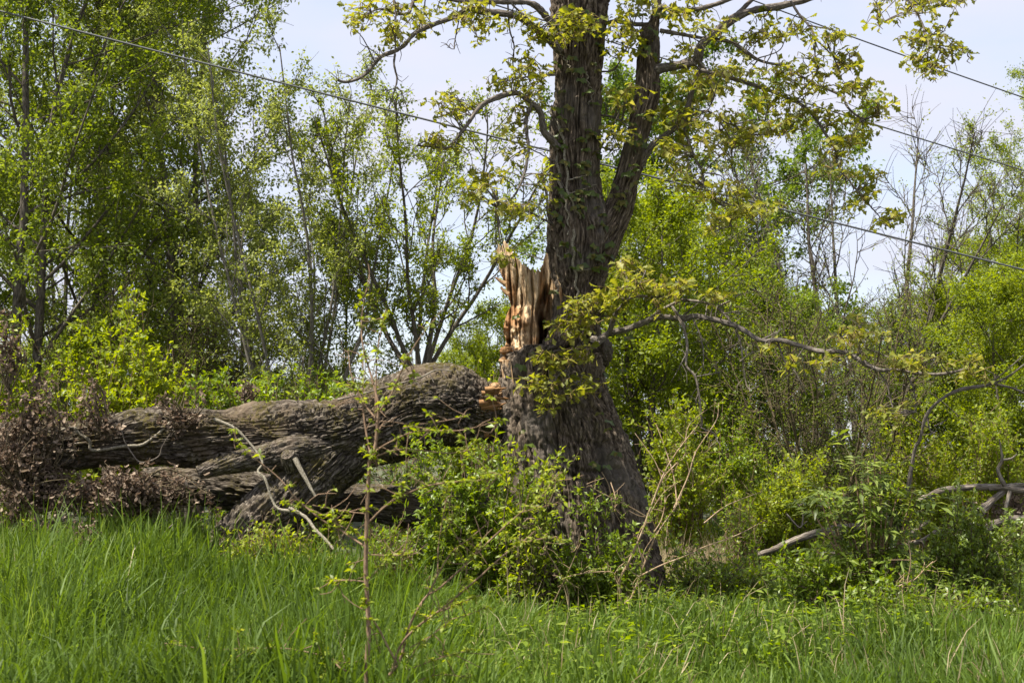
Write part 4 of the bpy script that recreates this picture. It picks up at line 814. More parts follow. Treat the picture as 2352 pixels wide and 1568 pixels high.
place('tall', 235, 25, 1.06, 2.1, 'tall leafy green tree right of the dark corner tree', group=GL)
place('tall', -190, 24, 1.0, 4.0, 'dense tree cut by the left picture edge', group=GL)
place('tall2', 445, 23.5, 1.08, 1.2, 'tall light green tree with straight dark trunk reaching the top edge', group=GL, lm='tree_b')
place('fan', 665, 20, .745, .6, 'many-stemmed pale barked tree with upright fanned stems left of the open sky', group=GL)
place('vase', 965, 20, .86, 2.0, 'sparse vase-shaped young tree rising just behind the hump of the fallen stem', group=GL, lm='tree_c')
place('sapling', 795, 24, .86, 1.0, 'slim straight sapling between the fanned tree and the vase-shaped tree', group=GL)
place('brush', 330, 21, .8, .4, 'brown twiggy thicket of thin stems under the left wood', 'thicket', 'thicket', GL)
place('brush', 540, 22, .75, 2.4, 'thin brown brush with few leaves below the fanned tree', 'thicket', 'thicket', GL)
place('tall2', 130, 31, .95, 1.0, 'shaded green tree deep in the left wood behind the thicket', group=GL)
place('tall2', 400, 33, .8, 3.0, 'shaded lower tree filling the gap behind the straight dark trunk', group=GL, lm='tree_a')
place('sapling', 560, 27, 1.0, 3.3, 'thin leafy tree close left of the fanned pale tree', group=GL, lm='tree_b')
place('sapling', 1130, 27, .72, 5.0, 'thin green tree seen just left of the splintered stump', group=GL, lm='tree_c')
place('bright', 1080, 30, .62, 2.0, 'low yellow-green tree between the hump and the splintered stump', group=GL)
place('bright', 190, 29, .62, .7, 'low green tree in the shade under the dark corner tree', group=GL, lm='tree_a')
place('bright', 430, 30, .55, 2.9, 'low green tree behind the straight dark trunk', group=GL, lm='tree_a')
place('bright', 740, 31, .5, 4.9, 'low green tree behind the foot of the fanned tree', group=GL, lm='tree_b')
place('round', 1650, 30.5, 1.08, .2, 'large dark green round tree right of the oak', group=GR)
place('bare', 1965, 26.5, .84, .9, 'nearly bare upright tree with many thin grey stems against the sky', group=GR)
place('bright', 1500, 24, .98, 1.4, 'bright yellow-green tree close behind the right side of the oak', group=GR)
place('bright', 1720, 25, .74, 3.1, 'bright green lower tree in front of the large dark green tree', group=GR, lm='shrub')
place('bright', 1590, 28, 1.02, 4.4, 'tall yellow-green tree between the oak and the large dark green tree', group=GR)
place('tall2', 2330, 27, .66, 3.4, 'sparse upright tree at the right picture edge', group=GR, lm='tree_c')
place('bright', 2190, 26, .76, 4.4, 'broad yellow-green tree left of the sparse edge tree', group=GR)
place('bright', 2360, 22, .72, 5.4, 'yellow-green tree at the right edge over the fallen limbs', group=GR)
place('brush', 1880, 21.5, .9, 1.7, 'brown twiggy thicket of fine stems beyond the clearing', 'thicket', 'thicket', GR)
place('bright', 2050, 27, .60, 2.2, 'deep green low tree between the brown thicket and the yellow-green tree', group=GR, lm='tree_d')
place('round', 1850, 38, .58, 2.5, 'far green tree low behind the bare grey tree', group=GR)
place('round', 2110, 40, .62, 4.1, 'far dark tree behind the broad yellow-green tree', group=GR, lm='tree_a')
place('round', 1400, 36, .70, 5.1, 'far green tree hidden mostly by the oak trunk', group=GR, lm='tree_a')
place('round', 2330, 42, .85, 1.1, 'far tree at the right edge behind the sparse upright tree', group=GR, lm='tree_c')
for i, (px, lab) in enumerate(((760, 'distant low tree seen under the fanned tree'), (900, 'distant low tree seen through the vase-shaped tree'), (1060, 'distant low tree at the foot of the splintered stump'), (600, 'distant low tree at the foot of the pale fanned stems'), (1240, 'distant low tree directly behind the oak trunk'))):
    place('round', px, 62, .42 + .05 * (i % 3), i * 1.3, lab, group=GL, lm='tree_b' if i % 2 else 'tree_a', sx=1.5)

# ================================================================== shrubs
def shrub(name, base, d, blobs, nst, nleaf, tpl, lsize, lm, wm, label, cat, seed, dd=.4, pair=True, tw=(.10, .30), ntw=6, upb=.3, group=None, r0=.008, droop=.1, jit=.012, nbase=.12):
    rng = np.random.default_rng(seed); b0 = P(base[0], base[1], d); b0[2] = gz(b0[0], d); o = root(name, b0, label, cat, group)
    wts = np.array([b[4] for b in blobs], float); wts /= wts.sum(); a = Acc(); tp = []; td = []
    for i in range(nst):
        bl = blobs[rng.choice(len(blobs), p=wts)]; u = rng.uniform(0, 6.28); rr = math.sqrt(rng.random())
        p = P(bl[0] + bl[2] * rr * math.cos(u), bl[1] + bl[3] * rr * math.sin(u), d + rng.uniform(-dd, dd)); p[2] = max(p[2], b0[2] + .08)
        st = b0 + np.array((rng.normal(0, nbase) + .35 * (p[0] - b0[0]), rng.normal(0, nbase), 0)); L = np.linalg.norm(p - st)
        mid = st * .5 + p * .5 + np.array((-.12 * (p[0] - st[0]), 0, .10 * L)) + rng.normal(0, .05, 3) * L; C = spline([st, mid, p], 14); C += rng.normal(0, .006, C.shape)
        V, F, bc = tube(C, np.linspace(r0 * rng.uniform(.6, 1.2), .003, 14), 3); a.add(V, F, .5, bc)
        for j in range(ntw):
            k = rng.integers(1, 13); dv = unit(unit(C[k + 1] - C[k]) * .6 + rng.normal(0, .6, 3) + np.array((0, 0, upb))); Lt = rng.uniform(*tw)
            T = curve(rng, C[k], dv, Lt, 5, .1, .03); V, F, bc = tube(T[[0, 3, 5]], (.004, .003, .002), 3); a.add(V, F, .5, bc)
            tp.append(T[1:]); td.append(np.diff(T, axis=0))
        tp.append(C[3:]); td.append(np.diff(C, axis=0)[2:])
    tp = np.concatenate(tp); td = unit(np.concatenate(td)); n = nleaf; k = rng.integers(0, len(tp), n)
    ax = unit(td[k] * .55 + rng.normal(0, .65, (n, 3)) + np.array((0, 0, -droop))); pos = tp[k] + rng.normal(0, jit, (n, 3)); nor = unit(np.array((0, -.15, 1.0)) + rng.normal(0, .5, (n, 3)))
    V, F = leaves(tpl, pos, ax, nor, rng.uniform(.65, 1.25, n) * lsize); l = Acc(); big = vn(tp[k] * 2.5, seed)
    l.add(V, F, np.repeat(np.clip(rng.beta(2, 2, n) * .65 + .35 * big, 0, 1), len(tpl[0])))
    ob('stems', a.build('stems', M[wm], b0), o); ob('foliage', l.build('foliage', M[lm], b0, False), o, kind='stuff')
    return o
# behind the fallen stem
shrub('willow_bush', (270, 1000), 17.5, [(300, 720, 60, 70, 4), (270, 850, 150, 90, 12), (380, 850, 60, 90, 5), (180, 800, 40, 60, 3), (300, 920, 150, 40, 6)], 120, 20000, LEAF2, .07, 'shrub_y', 'twig', 'big bright yellow-green willow bush behind the left part of the fallen stem', 'bush', 61, .6, tw=(.1, .3))
shrub('willow_bush', (40, 1000), 17.0, [(20, 760, 50, 60, 3), (50, 860, 80, 60, 5), (90, 920, 80, 40, 4)], 50, 8000, LEAF4, .07, 'shrub_y', 'twig', 'yellow-green bush at the left edge behind the leaf heap', 'bush', 62, .5)
shrub('leafy_bush', (560, 1000), 16.5, [(520, 885, 90, 40, 5), (620, 890, 70, 35, 4), (480, 860, 40, 35, 2)], 60, 5600, LEAF4, .075, 'shrub', 'twig', 'row of broad upright leaves just above the middle of the fallen stem', 'bush', 63, .4, upb=.7)
shrub('leafy_bush', (740, 1000), 16.5, [(720, 880, 60, 30, 4), (790, 890, 50, 25, 2), (760, 910, 80, 20, 2)], 40, 3600, LEAF4, .07, 'shrub', 'twig', 'low leafy bush left of the hump of the fallen stem', 'bush', 64, .4, upb=.7)
shrub('leafy_bush', (1110, 1000), 17, [(1100, 850, 50, 30, 2), (1140, 880, 30, 30, 1), (1000, 840, 70, 20, 1)], 24, 1500, LEAF4, .07, 'shrub_y', 'twig', 'small bright bush in the notch between the fallen stem and the splintered stump', 'bush', 65, .4)
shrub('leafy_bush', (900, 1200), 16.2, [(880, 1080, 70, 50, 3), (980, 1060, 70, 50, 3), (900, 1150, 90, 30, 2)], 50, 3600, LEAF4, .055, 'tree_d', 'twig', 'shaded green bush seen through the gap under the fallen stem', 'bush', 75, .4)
# around the oak's foot
shrub('honeysuckle_bush', (1060, 1390), 13.1, [(1090, 1090, 90, 80, 6), (1030, 1200, 110, 90, 8), (1110, 1290, 130, 80, 8), (960, 1000, 30, 45, 1), (1010, 990, 25, 35, 1), (1190, 1200, 60, 90, 3), (930, 1330, 80, 50, 4), (1230, 1350, 70, 45, 3), (1100, 1380, 150, 30, 3), (880, 1260, 50, 50, 1.5), (1220, 1130, 45, 60, 2.5), (1255, 1240, 45, 70, 2.5)], 120, 26000, LEAF4, .056, 'shrub', 'brush', 'dense bright green honeysuckle bush at the left foot of the oak', 'bush', 66, .32, tw=(.08, .25), jit=.01)
shrub('tall_shoot', (1140, 1300), 13.3, [(1130, 960, 12, 40, 2), (1140, 1010, 16, 50, 2)], 5, 150, LEAF4, .085, 'shrub', 'twig', 'upright leafy shoot against the left edge of the oak trunk', 'plant', 67, .1, upb=.8, tw=(.05, .12))
shrub('ash_sapling', (1183, 1380), 12.7, [(1200, 1050, 50, 22, 3), (1290, 1060, 36, 18, 2), (1150, 1070, 40, 20, 1), (1230, 1110, 40, 18, 1)], 9, 1000, LEAF4, .068, 'shrub_y', 'brush', 'pale lime sapling leaves spreading across the lower oak trunk', 'sapling', 68, .15, upb=.2, ntw=12, tw=(.12, .3), r0=.011, nbase=.02)
shrub('honeysuckle_bush', (1390, 1400), 13.0, [(1400, 1230, 50, 45, 2), (1330, 1330, 60, 50, 2), (1420, 1350, 60, 40, 2), (1440, 1270, 30, 40, 1), (1380, 1170, 40, 30, .6), (1300, 1380, 90, 30, 2), (1540, 1385, 60, 25, 1.5), (1300, 1250, 30, 50, .7)], 62, 8000, LEAF4, .054, 'shrub', 'brush', 'loose green shrub growing before the right foot of the oak', 'bush', 69, .25)
shrub('weed_patch', (660, 1330), 12.9, [(590, 1240, 60, 25, 3), (660, 1270, 60, 35, 3), (560, 1260, 40, 25, 1), (740, 1300, 60, 30, 2)], 70, 2600, LEAF4, .058, 'shrub_y', 'twig', 'patch of bright broad-leaved weeds in the grass below the propping limb', 'weeds', 70, .3, upb=.7)
shrub('weed_patch', (930, 1390), 12.7, [(900, 1250, 50, 40, 2), (860, 1330, 60, 40, 2), (960, 1370, 80, 25, 2)], 55, 2600, LEAFN, .07, 'shrub', 'twig', 'upright narrow-leaved weeds left of the honeysuckle bush', 'weeds', 71, .25, upb=.7)
# right side
shrub('small_bush', (1705, 1290), 16.5, [(1700, 1175, 30, 30, 2), (1710, 1215, 35, 30, 2)], 26, 1700, LEAF4, .045, 'shrub', 'twig', 'small rounded dark green bush standing alone in the clearing', 'bush', 72, .3)
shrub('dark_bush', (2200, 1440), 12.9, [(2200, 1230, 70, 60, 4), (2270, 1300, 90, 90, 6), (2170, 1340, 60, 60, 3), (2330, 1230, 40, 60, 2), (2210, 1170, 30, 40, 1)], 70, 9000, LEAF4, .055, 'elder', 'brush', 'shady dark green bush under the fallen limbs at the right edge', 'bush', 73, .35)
shrub('low_bush', (1960, 1430), 12.6, [(1950, 1370, 80, 30, 3), (1880, 1330, 60, 35, 2), (2010, 1330, 40, 40, 1), (1830, 1300, 60, 30, 1)], 50, 5000, LEAF4, .062, 'shrub', 'brush', 'low leafy undergrowth at the front foot of the elder bush', 'bush', 74, .3)
for i, (bx, lab, bl, dpt) in enumerate(((1560, 'green understorey bush just right of the oak trunk', [(1520, 1050, 70, 80, 3), (1570, 950, 90, 70, 3), (1620, 1080, 60, 60, 2)], 19), (1730, 'mid-green understorey bush left of the brown thicket', [(1720, 1070, 90, 60, 3), (1690, 980, 70, 60, 2), (1760, 1120, 60, 30, 1)], 21), (2140, 'understorey bush behind the arching dead branch', [(2130, 1050, 110, 60, 3), (2080, 960, 60, 50, 2), (2200, 1100, 90, 40, 2)], 20), (2310, 'understorey bush at the right edge behind the level fallen limb', [(2300, 1040, 70, 60, 3), (2270, 960, 60, 50, 2)], 19.5))):
    shrub('understorey_bush', (bx, 1180), dpt, bl, 60, 8000, LEAF2, .06, ('shrub_y', 'shrub', 'shrub_y', 'tree_c')[i], 'twig', lab, 'bush', 80 + i, .7, tw=(.15, .4))
shrub('understorey_bush', (1810, 1200), 18.5, [(1800, 1120, 80, 50, 3), (1740, 1150, 60, 40, 2), (1870, 1080, 60, 50, 2)], 60, 7000, LEAF2, .06, 'shrub_y', 'brush', 'sunlit yellow-green bush in front of the brown thicket', 'bush', 86, .5, tw=(.15, .4))
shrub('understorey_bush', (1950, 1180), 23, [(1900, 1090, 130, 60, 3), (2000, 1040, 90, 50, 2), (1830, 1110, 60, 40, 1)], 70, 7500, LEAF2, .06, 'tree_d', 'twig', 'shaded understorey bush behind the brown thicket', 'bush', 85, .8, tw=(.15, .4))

shrub('low_bush', (1640, 1380), 14.2, [(1600, 1330, 90, 30, 3), (1700, 1300, 90, 30, 3), (1560, 1280, 40, 30, 1), (1760, 1330, 60, 30, 1)], 60, 4200, LEAF4, .055, 'shrub', 'brush', 'low green weeds spreading between the oak foot and the elder bush', 'weeds', 76, .7)
shrub('low_bush', (2080, 1450), 12.0, [(2060, 1400, 70, 30, 3), (2170, 1410, 80, 30, 3), (2290, 1410, 60, 35, 2)], 50, 3600, LEAF4, .055, 'shrub', 'brush', 'low green weeds along the front of the dark bush at right', 'weeds', 77, .3)
# ---- elder: each compound leaf a part
def elder(px, d, stems, label, seed, nleaf, sc=1.0):
    rng = np.random.default_rng(seed); b = P(px, 1420, d); b[2] = gz(b[0], d); o = root('elder_bush', b, label, 'bush', 'elder bushes on the right')
    protos = []
    for v in range(5):
        a = Acc(); C = np.array([(0, 0, 0), (0, .08, .01), (0, .16, -.005), (0, .22, -.03)]); V, F, bc = tube(C, np.linspace(.003, .0015, 4), 3); a.add(V, F, .6, bc)
        pos = []; ax = []; sz = []
        for y in (.07, .12, .17):
            for sgn in (-1, 1): pos.append((0, y, .0)); ax.append((sgn * .8, .55 + rng.normal(0, .1), -.15 + rng.normal(0, .15))); sz.append(rng.uniform(.085, .115))
        pos.append((0, .215, -.03)); ax.append((0, 1, -.35)); sz.append(.12)
        V, F = leaves((LEAFN[0] * np.array((1.25, 1, 1)), LEAFN[1]), np.array(pos), np.array(ax), np.array([(0, .1, 1)] * 7) + rng.normal(0, .2, (7, 3)), np.array(sz)); a.add(V, F, np.repeat(rng.uniform(.1, 1, 7), 5))
        protos.append(a.build('leaf', M['elder'], smooth=False))
    tips = []
    for pl in stems:
        C = spline([b + np.array((rng.normal(0, .06), rng.normal(0, .08), 0))] + [P(x, y, d + rng.uniform(-.25, .25)) for x, y in pl], 16); a = Acc(); V, F, bc = tube(C, np.linspace(.013, .005, 16), 6); a.add(V, F, .5, bc); so_ = ob('stem', a.build('stem', M['twig'], b), o)
        tips.append(C)
    k = 0
    for _ in range(nleaf):
        C = tips[rng.integers(len(tips))]; i = int(np.clip(16 * (1 - rng.random() ** 1.6 * .75), 3, 15)); p = C[i] + rng.normal(0, .035, 3)
        q = ob('leaf', protos[k % 5], o); k += 1; q.location = p - b; az = rng.uniform(0, 6.28); q.rotation_euler = (rng.uniform(-.55, .45) + .25, rng.uniform(-.3, .3), az); q.scale = (sc * rng.uniform(.8, 1.2),) * 3
elder(2010, 12.9, [[p] for p in Z9([(1340, 40), (1290, 90), (1200, 60), (1000, 260), (960, 300), (1060, 330), (920, 420), (1120, 260), (1460, 190), (1500, 260), (1600, 280), (1620, 350), (1700, 390), (1380, 250), (1250, 220), (1150, 470), (1000, 520), (900, 620), (850, 720), (1280, 420), (1420, 430), (1560, 480), (1100, 640), (1250, 620), (1400, 600), (960, 760), (1080, 820), (1220, 780), (1500, 640), (1380, 80), (1310, 330), (1480, 330), (1180, 380), (1330, 520), (1050, 420)])], 'tall elder bush with drooping feathered leaves in front of the fallen limbs', 91, 295, 1.12)
elder(2190, 12.3, [[p] for p in Z9([(1870, 900), (1830, 950), (1920, 960), (1960, 1020), (1880, 1030)])], 'small young elder plant low in front of the dark bush', 92, 34, .8)

# ---- tan canes right of the oak
def canes(name, base, d, paths, label, cat, seed, mat, nl, lm, lsz=.035):
    rng = np.random.default_rng(seed); b = P(base[0], base[1], d); o = root(name, b, label, cat); al = []
    for pl, r0, r1, dz in paths:
        C = spline([P(x, y, d + dz * i / max(1, len(pl) - 1)) for i, (x, y) in enumerate(pl)], max(14, len(pl) * 7)); a = Acc(); V, F, bc = tube(C, np.linspace(r0, r1, len(C)) * (PXM if d > 10 else d * 1.15 / FPX), 6); a.add(V, F, .5, bc)
        for _ in range(len(C) // 4):
            i = rng.integers(len(C) // 4, len(C)); dv = rnd_dirs(rng, 1)[0]; dv[1] *= .5; L = rng.uniform(.04, .2); T = spline([C[i], C[i] + dv * L * .5 + rng.normal(0, .015, 3), C[i] + dv * L], 5); V, F, bc = tube(T, np.linspace(.0035, .002, 5), 3); a.add(V, F, .5, bc); al.append(T[2:])
        al.append(C[len(C) // 4:]); ob('stem', a.build('stem', M[mat], b), o)
    al = np.concatenate(al); protos = []
    for v in range(4):
        n = 7; a = Acc(); V, F = leaves(LEAF4, rng.normal(0, lsz * .12, (n, 3)), rng.normal(size=(n, 3)) * np.array((1, 1, .5)), unit(np.array((0, 0, 1.)) + rng.normal(0, .4, (n, 3))), rng.uniform(.7, 1.3, n) * lsz); a.add(V, F, np.repeat(rng.uniform(0, 1, n), 5)); protos.append(a.build('leaf_tuft', M[lm], smooth=False))
    for k in range(nl):
        q = ob('leaf_tuft', protos[k % 4], o); q.location = al[rng.integers(len(al))] - b; q.rotation_euler = (rng.uniform(-.4, .4), rng.uniform(-.4, .4), rng.uniform(0, 6.28)); q.scale = (rng.uniform(.7, 1.2),) * 3
canes('bramble', Z8([(1915, 1100)])[0], 12.6, [
    (Z8([(1915, 1120), (1905, 980), (1900, 880), (1960, 760), (2040, 580), (2120, 360), (2200, 160), (2300, 0), (2420, -150)]), 3.4, 1.2, -.2),
    (Z8([(1915, 1090), (1940, 1030), (1980, 990), (2060, 780), (2150, 570), (2280, 380), (2335, 240)]), 3, 1, .2),
    (Z8([(1900, 900), (1870, 850), (1830, 825), (1700, 830), (1580, 850), (1500, 880)]), 1.5, .8, -.3), (Z8([(2020, 860), (2180, 780), (2335, 720)]) + Z9([(200, 660), (420, 580), (610, 480)]), 2, .9, .5),
    (Z8([(2080, 460), (1980, 400), (1880, 350), (1760, 290), (1680, 240)]), 1.8, .8, -.3), (Z8([(2120, 360), (2190, 200), (2260, 120), (2335, 40)]) + Z9([(100, -150), (280, -300)]), 1.6, .8, .3),
    (Z8([(2100, 600), (2180, 470), (2200, 300), (2140, 100), (2000, -100)]), 1.2, .7, .3), (Z8([(2060, 780), (2020, 600), (2080, 480), (2190, 300), (2335, 200)]), 1.2, .7, .2),
    (Z9([(0, 400), (90, 200), (150, 20), (280, -180), (300, -300)]), 1.8, .9, .3), (Z9([(20, 380), (0, 200), (-60, 0), (-120, -160)]), 1.5, .8, .3), (Z9([(200, 500), (340, 390), (480, 330), (590, 290)]), 1.5, .8, .8),
    (Z8([(1560, 1150), (1550, 950), (1480, 800), (1420, 700), (1380, 580), (1330, 470)]), 2.0, .9, -.3), (Z8([(1460, 1030), (1520, 900), (1600, 720), (1640, 560)]), 1.3, .7, -.3),
    (Z8([(2160, 1080), (2080, 900), (1960, 800), (1900, 600)]), 1.2, .7, -.2), (Z8([(2020, 1060), (2040, 900), (2060, 700), (2150, 560)]), 1.2, .7, -.2), (Z8([(1840, 230), (1870, 330), (1860, 420), (1830, 260), (1780, 160)]), 1.2, .8, -.3)],
    'tangle of tan thorny bramble canes right of the oak foot', 'bramble', 95, 'cane', 190, 'shrub', .032)
canes('bramble', Z9([(1380, 1140)])[0], 12.4, [
    (Z9([(1360, 1150), (1400, 1000), (1500, 920), (1600, 880), (1680, 800), (1730, 755)]), 1.8, .9, -.1), (Z9([(1530, 1250), (1590, 1120), (1600, 980), (1560, 900), (1580, 750), (1560, 590)]), 1.8, .9, -.1), (Z9([(1500, 1200), (1520, 1000), (1535, 830)]), 1.5, .8, .1),
    (Z9([(1660, 1180), (1640, 1080), (1690, 900)]), 1.5, .8, .1), (Z9([(1380, 1150), (1400, 1040), (1440, 930)]), 2.5, 1.2, .2), (Z9([(950, 1080), (940, 1020), (965, 970)]), 2, 1, 0), (Z9([(1540, 1200), (1600, 1180), (1720, 1180)]), 1.4, .8, 0)],
    'few reddish bramble stems bending before the elder bush', 'bramble', 96, 'cane', 24, 'shrub', .03)
# ---- foreground sapling
canes('young_sapling', (838, 1733), 7.45, [
    ([(836, 1740), (838, 1660)] + Z8([(210, 1568), (215, 1400), (225, 1200), (215, 1000), (205, 800), (210, 600), (215, 400), (225, 200), (235, 60)]) + Z5([(265, 1500), (285, 1300), (290, 1180)]), 6.0, 3.2, 0),
    (Z5([(290, 1190), (240, 1000), (185, 800), (180, 600), (230, 330)]), 2.6, .9, .2), (Z5([(285, 1260), (380, 1120), (450, 960), (560, 760), (720, 560)]), 2.4, .9, -.2), (Z5([(280, 1300), (190, 1180), (110, 1000), (90, 850)]), 2.2, .8, .2), (Z5([(270, 1300), (275, 1000), (290, 800), (340, 560)]), 2, .8, .1),
    (Z5([(250, 1568), (220, 1450), (190, 1250), (185, 1080), (190, 850)]), 2.6, 1, .2),
    (Z8([(220, 500), (350, 380), (560, 270), (750, 230), (960, 215), (1180, 150)]), 2.4, .9, -.3), (Z5([(265, 1510), (360, 1450), (520, 1380), (700, 1370), (860, 1365), (1110, 1300)]), 2, .8, -.3), (Z5([(250, 1550), (400, 1500), (560, 1500), (760, 1520), (950, 1495)]), 2, .8, .3), (Z5([(260, 1480), (330, 1320), (520, 1330), (760, 1300), (890, 1265)]), 1.8, .8, .3),
    (Z8([(205, 660), (100, 590), (0, 520)]) + Z7([(2150, 480), (1980, 340), (1850, 190), (1620, 0), (1550, -120)]), 2.4, .8, .3), (Z8([(190, 620), (160, 580), (0, 500)]) + Z7([(2200, 470), (2050, 400), (1940, 375)]), 1.5, .8, .2), (Z8([(200, 890), (100, 880), (0, 885)]) + Z7([(2250, 880), (2180, 885)]), 1.6, .7, .2),
    (Z8([(205, 1500), (60, 1480), (0, 1430)]) + Z7([(2200, 1400), (2100, 1370), (1900, 1335), (1650, 1335), (1400, 1340), (1100, 1300)]), 2.2, .8, .3), (Z7([(1650, 1345), (1500, 1440), (1310, 1490)]), 1.2, .7, .2), (Z8([(230, 710), (400, 715), (570, 700)]), 1.2, .6, -.2), (Z8([(230, 440), (60, 420), (-150, 380)]), 1.3, .6, .2)],
    'slender foreground sapling with tiny yellow-green leaf tufts rising before the fallen stem', 'sapling', 97, 'twig', 300, 'shrub_y', .034)
canes('young_sapling', (872, 1725), 7.55, [
    (Z8([(290, 2020), (300, 1750), (330, 1560), (430, 1420), (500, 1180), (600, 1000), (700, 930), (900, 750), (1060, 590), (1240, 430), (1400, 300), (1480, 130)]), 3.6, 1, .2), (Z8([(380, 1500), (430, 1330), (540, 1200), (740, 1050), (940, 880), (1180, 670), (1300, 620), (1480, 590)]), 3, .9, -.2),
    (Z8([(610, 990), (680, 850), (690, 650), (730, 400), (745, 240)]), 1.6, .7, .2), (Z8([(600, 1010), (760, 720), (900, 600), (1020, 500)]), 1.6, .7, .2), (Z8([(540, 1200), (720, 1080), (970, 980)]), 1.3, .7, 0), (Z8([(500, 1330), (640, 1250), (780, 1140)]), 1.2, .6, 0), (Z8([(480, 1480), (700, 1400), (920, 1340)]), 1.2, .6, 0), (Z8([(520, 1560), (700, 1510), (900, 1530)]), 1.2, .6, 0), (Z8([(1240, 430), (1350, 400), (1500, 370)]), 1.1, .6, 0)],
    'second thin sapling leaning right from the foot of the foreground sapling', 'sapling', 98, 'twig', 170, 'shrub_y', .033)
stick('dry_stalk', Z8([(410, 1430), (340, 1300), (290, 1200), (235, 1120)]), 1.5, 1.0, 7.6, 7.5, M['cane'], 'pale broken straw-coloured stalk leaning across the foot of the foreground sapling', 'stalk')

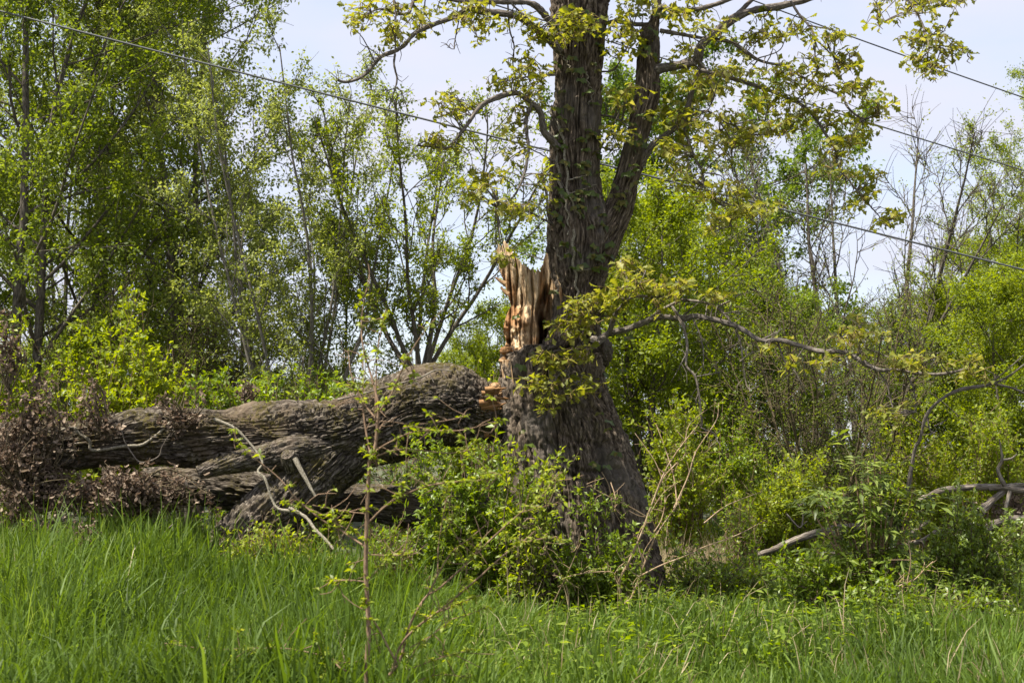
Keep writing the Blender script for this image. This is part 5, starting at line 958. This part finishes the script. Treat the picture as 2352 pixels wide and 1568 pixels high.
# ================================================================== grass and low plants
def build_grass():
    rng = np.random.default_rng(77)
    def blades(n, d0, d1, hfun, wfun, dens_pow, xr=(-60, 2412), lod=0):
        u = rng.random(n); d = (d0 ** dens_pow + u * (d1 ** dens_pow - d0 ** dens_pow)) ** (1 / dens_pow)
        px = rng.uniform(*xr, n); x = (px - 1176) / FPX * d; z = ground_z(x, d); cl = fbm(np.stack([x * 1.6, d * 1.6, x * 0], -1), 2, 9)
        h = hfun(px, d) * rng.uniform(.5, 1.1, n) * (.5 + 1.0 * cl) * np.where(rng.random(n) < .07, 1.4, 1.0); wd = wfun(d) * rng.uniform(.6, 1.3, n)
        az = rng.uniform(0, 6.283, n); bend = rng.beta(1.3, 2.4, n) * 1.1; lean = rng.normal(0, .17, (n, 2)) + .5 * (np.stack([fbm(np.stack([x * 1.1, d * 1.1, x * 0 + 3], -1), 2, 19), fbm(np.stack([x * 1.1, d * 1.1, x * 0 + 8], -1), 2, 23)], -1) - .5)
        bx, by = np.cos(az) * bend, np.sin(az) * bend * .8
        face = az + math.pi / 2 + rng.normal(0, .5, n); wx, wy = np.cos(face), np.sin(face)
        V = np.empty((n, 7, 3)); 
        for s, (t, w_) in enumerate(((0, .8), (.4, 1.), (.75, .65))):
            cx = x + h * (lean[:, 0] * t + bx * t * t); cyy = d + h * (lean[:, 1] * t + by * t * t); cz = z + h * (t - .45 * bend ** 1.5 * t ** 3)
            V[:, 2 * s] = np.stack([cx - wx * wd * w_ / 2, cyy - wy * wd * w_ / 2, cz], -1); V[:, 2 * s + 1] = np.stack([cx + wx * wd * w_ / 2, cyy + wy * wd * w_ / 2, cz], -1)
        V[:, 6] = np.stack([x + h * (lean[:, 0] + bx * 1.1), d + h * (lean[:, 1] + by * 1.1), z + h * (1 - .6 * bend ** 1.5)], -1)
        f = np.array([(0, 1, 3), (0, 3, 2), (2, 3, 5), (2, 5, 4), (4, 5, 6)]) if not lod else np.array([(0, 1, 3), (0, 3, 2), (2, 3, 6)]); F = f[None] + (np.arange(n) * 7)[:, None, None]
        return V.reshape(-1, 3), F.reshape(-1, 3), np.repeat(np.clip(rng.beta(1.3, 2.0, n) * .75 + .5 * (fbm(np.stack([x * .8, d * .8, x * 0 + 2], -1), 2, 29) - .25), 0, 1), 7)
    def hf(px, d):
        l = 1 - sm(700, 1250, px); return (.28 + .30 * l) * (1 - .45 * sm(12.0, 13.5, d) * (1 - l)) * (1 - .25 * sm(15, 20, d))
    a = Acc()
    a.add(*blades(72000, 7.0, 12.6, hf, lambda d: .0155, 1.0))
    a.add(*blades(18000, 12.2, 14.6, hf, lambda d: .0165, 1.0, (-60, 1150)))
    a.add(*blades(9000, 12.4, 16, lambda p, d: .22 + 0 * d, lambda d: .010, 1.0, (1150, 2412), 1))
    a.add(*blades(12000, 15, 30, lambda p, d: .26 + 0 * d, lambda d: .016, 1.0, (1450, 2412), 1))
    ob('grass', a.build('grass', M['grass'], (0, 0, 0), True), kind='stuff', label='tall fresh green grass covering the foreground and the clearing', cat='grass')
    b = Acc(); b.add(*blades(1500, 16, 19, lambda p, d: .45 + 0 * d, lambda d: .006, 1.0, (1480, 1690))); b.add(*blades(160, 7.2, 9, lambda p, d: .42 + 0 * d, lambda d: .006, 1.0, (770, 960))); b.add(*blades(1300, 8.5, 13.5, lambda p, d: .42 + 0 * d, lambda d: .007, 1.0))
    ob('dry_grass', b.build('dry_grass', M['drygrass'], (0, 0, 0), True), kind='stuff', label='straw-coloured dry grass right of the oak foot and round the foreground sapling', cat='grass')
    # low broad-leaved ground cover
    n = 13000; d = rng.uniform(11.8, 19, n); px = rng.uniform(1130, 2412, n); x = (px - 1176) / FPX * d; h = rng.beta(1.5, 2, n) * .30 * (.5 + fbm(np.stack([x * 1.3, d * 1.3, x * 0], -1), 2, 31))
    pos = np.stack([x, d, ground_z(x, d) + h], -1); V, F = leaves(LEAF2, pos, unit(rng.normal(size=(n, 3)) * np.array((1, 1, .4))), unit(np.array((0, 0, 1.)) + rng.normal(0, .4, (n, 3))), rng.uniform(.03, .07, n))
    c = Acc(); c.add(V, F, np.repeat(rng.beta(2, 2, n), 4)); ob('ground_cover', c.build('ground_cover', M['shrub'], (0, 0, 0), False), kind='stuff', label='low broad-leaved green plants covering the ground round the oak and elder', cat='plants')
build_grass()
def build_weeds():
    rng = np.random.default_rng(78); n = 1000; d = rng.uniform(8.5, 13, n); px = rng.uniform(-60, 2412, n); x = (px - 1176) / FPX * d; keep = fbm(np.stack([x * .7, d * .7, x * 0], -1), 2, 41) > .47; x, d = x[keep], d[keep]; n = len(x)
    z = ground_z(x, d); hh = rng.uniform(.15, .42, n); a = Acc(); k = 9
    t = np.tile(np.linspace(.3, 1, k), n); i = np.repeat(np.arange(n), k); ln = rng.normal(0, .12, (n, 2)); pos = np.stack([x[i] + ln[i, 0] * t * hh[i], d[i] + ln[i, 1] * t * hh[i], z[i] + t * hh[i]], -1)
    az = np.tile(np.arange(k) * 2.4, n) + i * 1.7; ax = np.stack([np.cos(az), np.sin(az), rng.uniform(-.2, .5, n * k)], -1); V, F = leaves((LEAFN[0] * np.array((1.6, 1, 1)), LEAFN[1]), pos, ax, np.array([(0, 0, 1.)] * (n * k)) + rng.normal(0, .25, (n * k, 3)), rng.uniform(.05, .11, n * k)); a.add(V, F, np.repeat(rng.beta(2, 2, n * k), 5))
    ob('weeds', a.build('weeds', M['shrub'], (0, 0, 0), False), kind='stuff', label='lighter broad-leaved weeds scattered through the foreground grass', cat='weeds')
build_weeds()
print('tris', sum(len(m.polygons) for m in bpy.data.meshes), 'objects', len(bpy.data.objects))
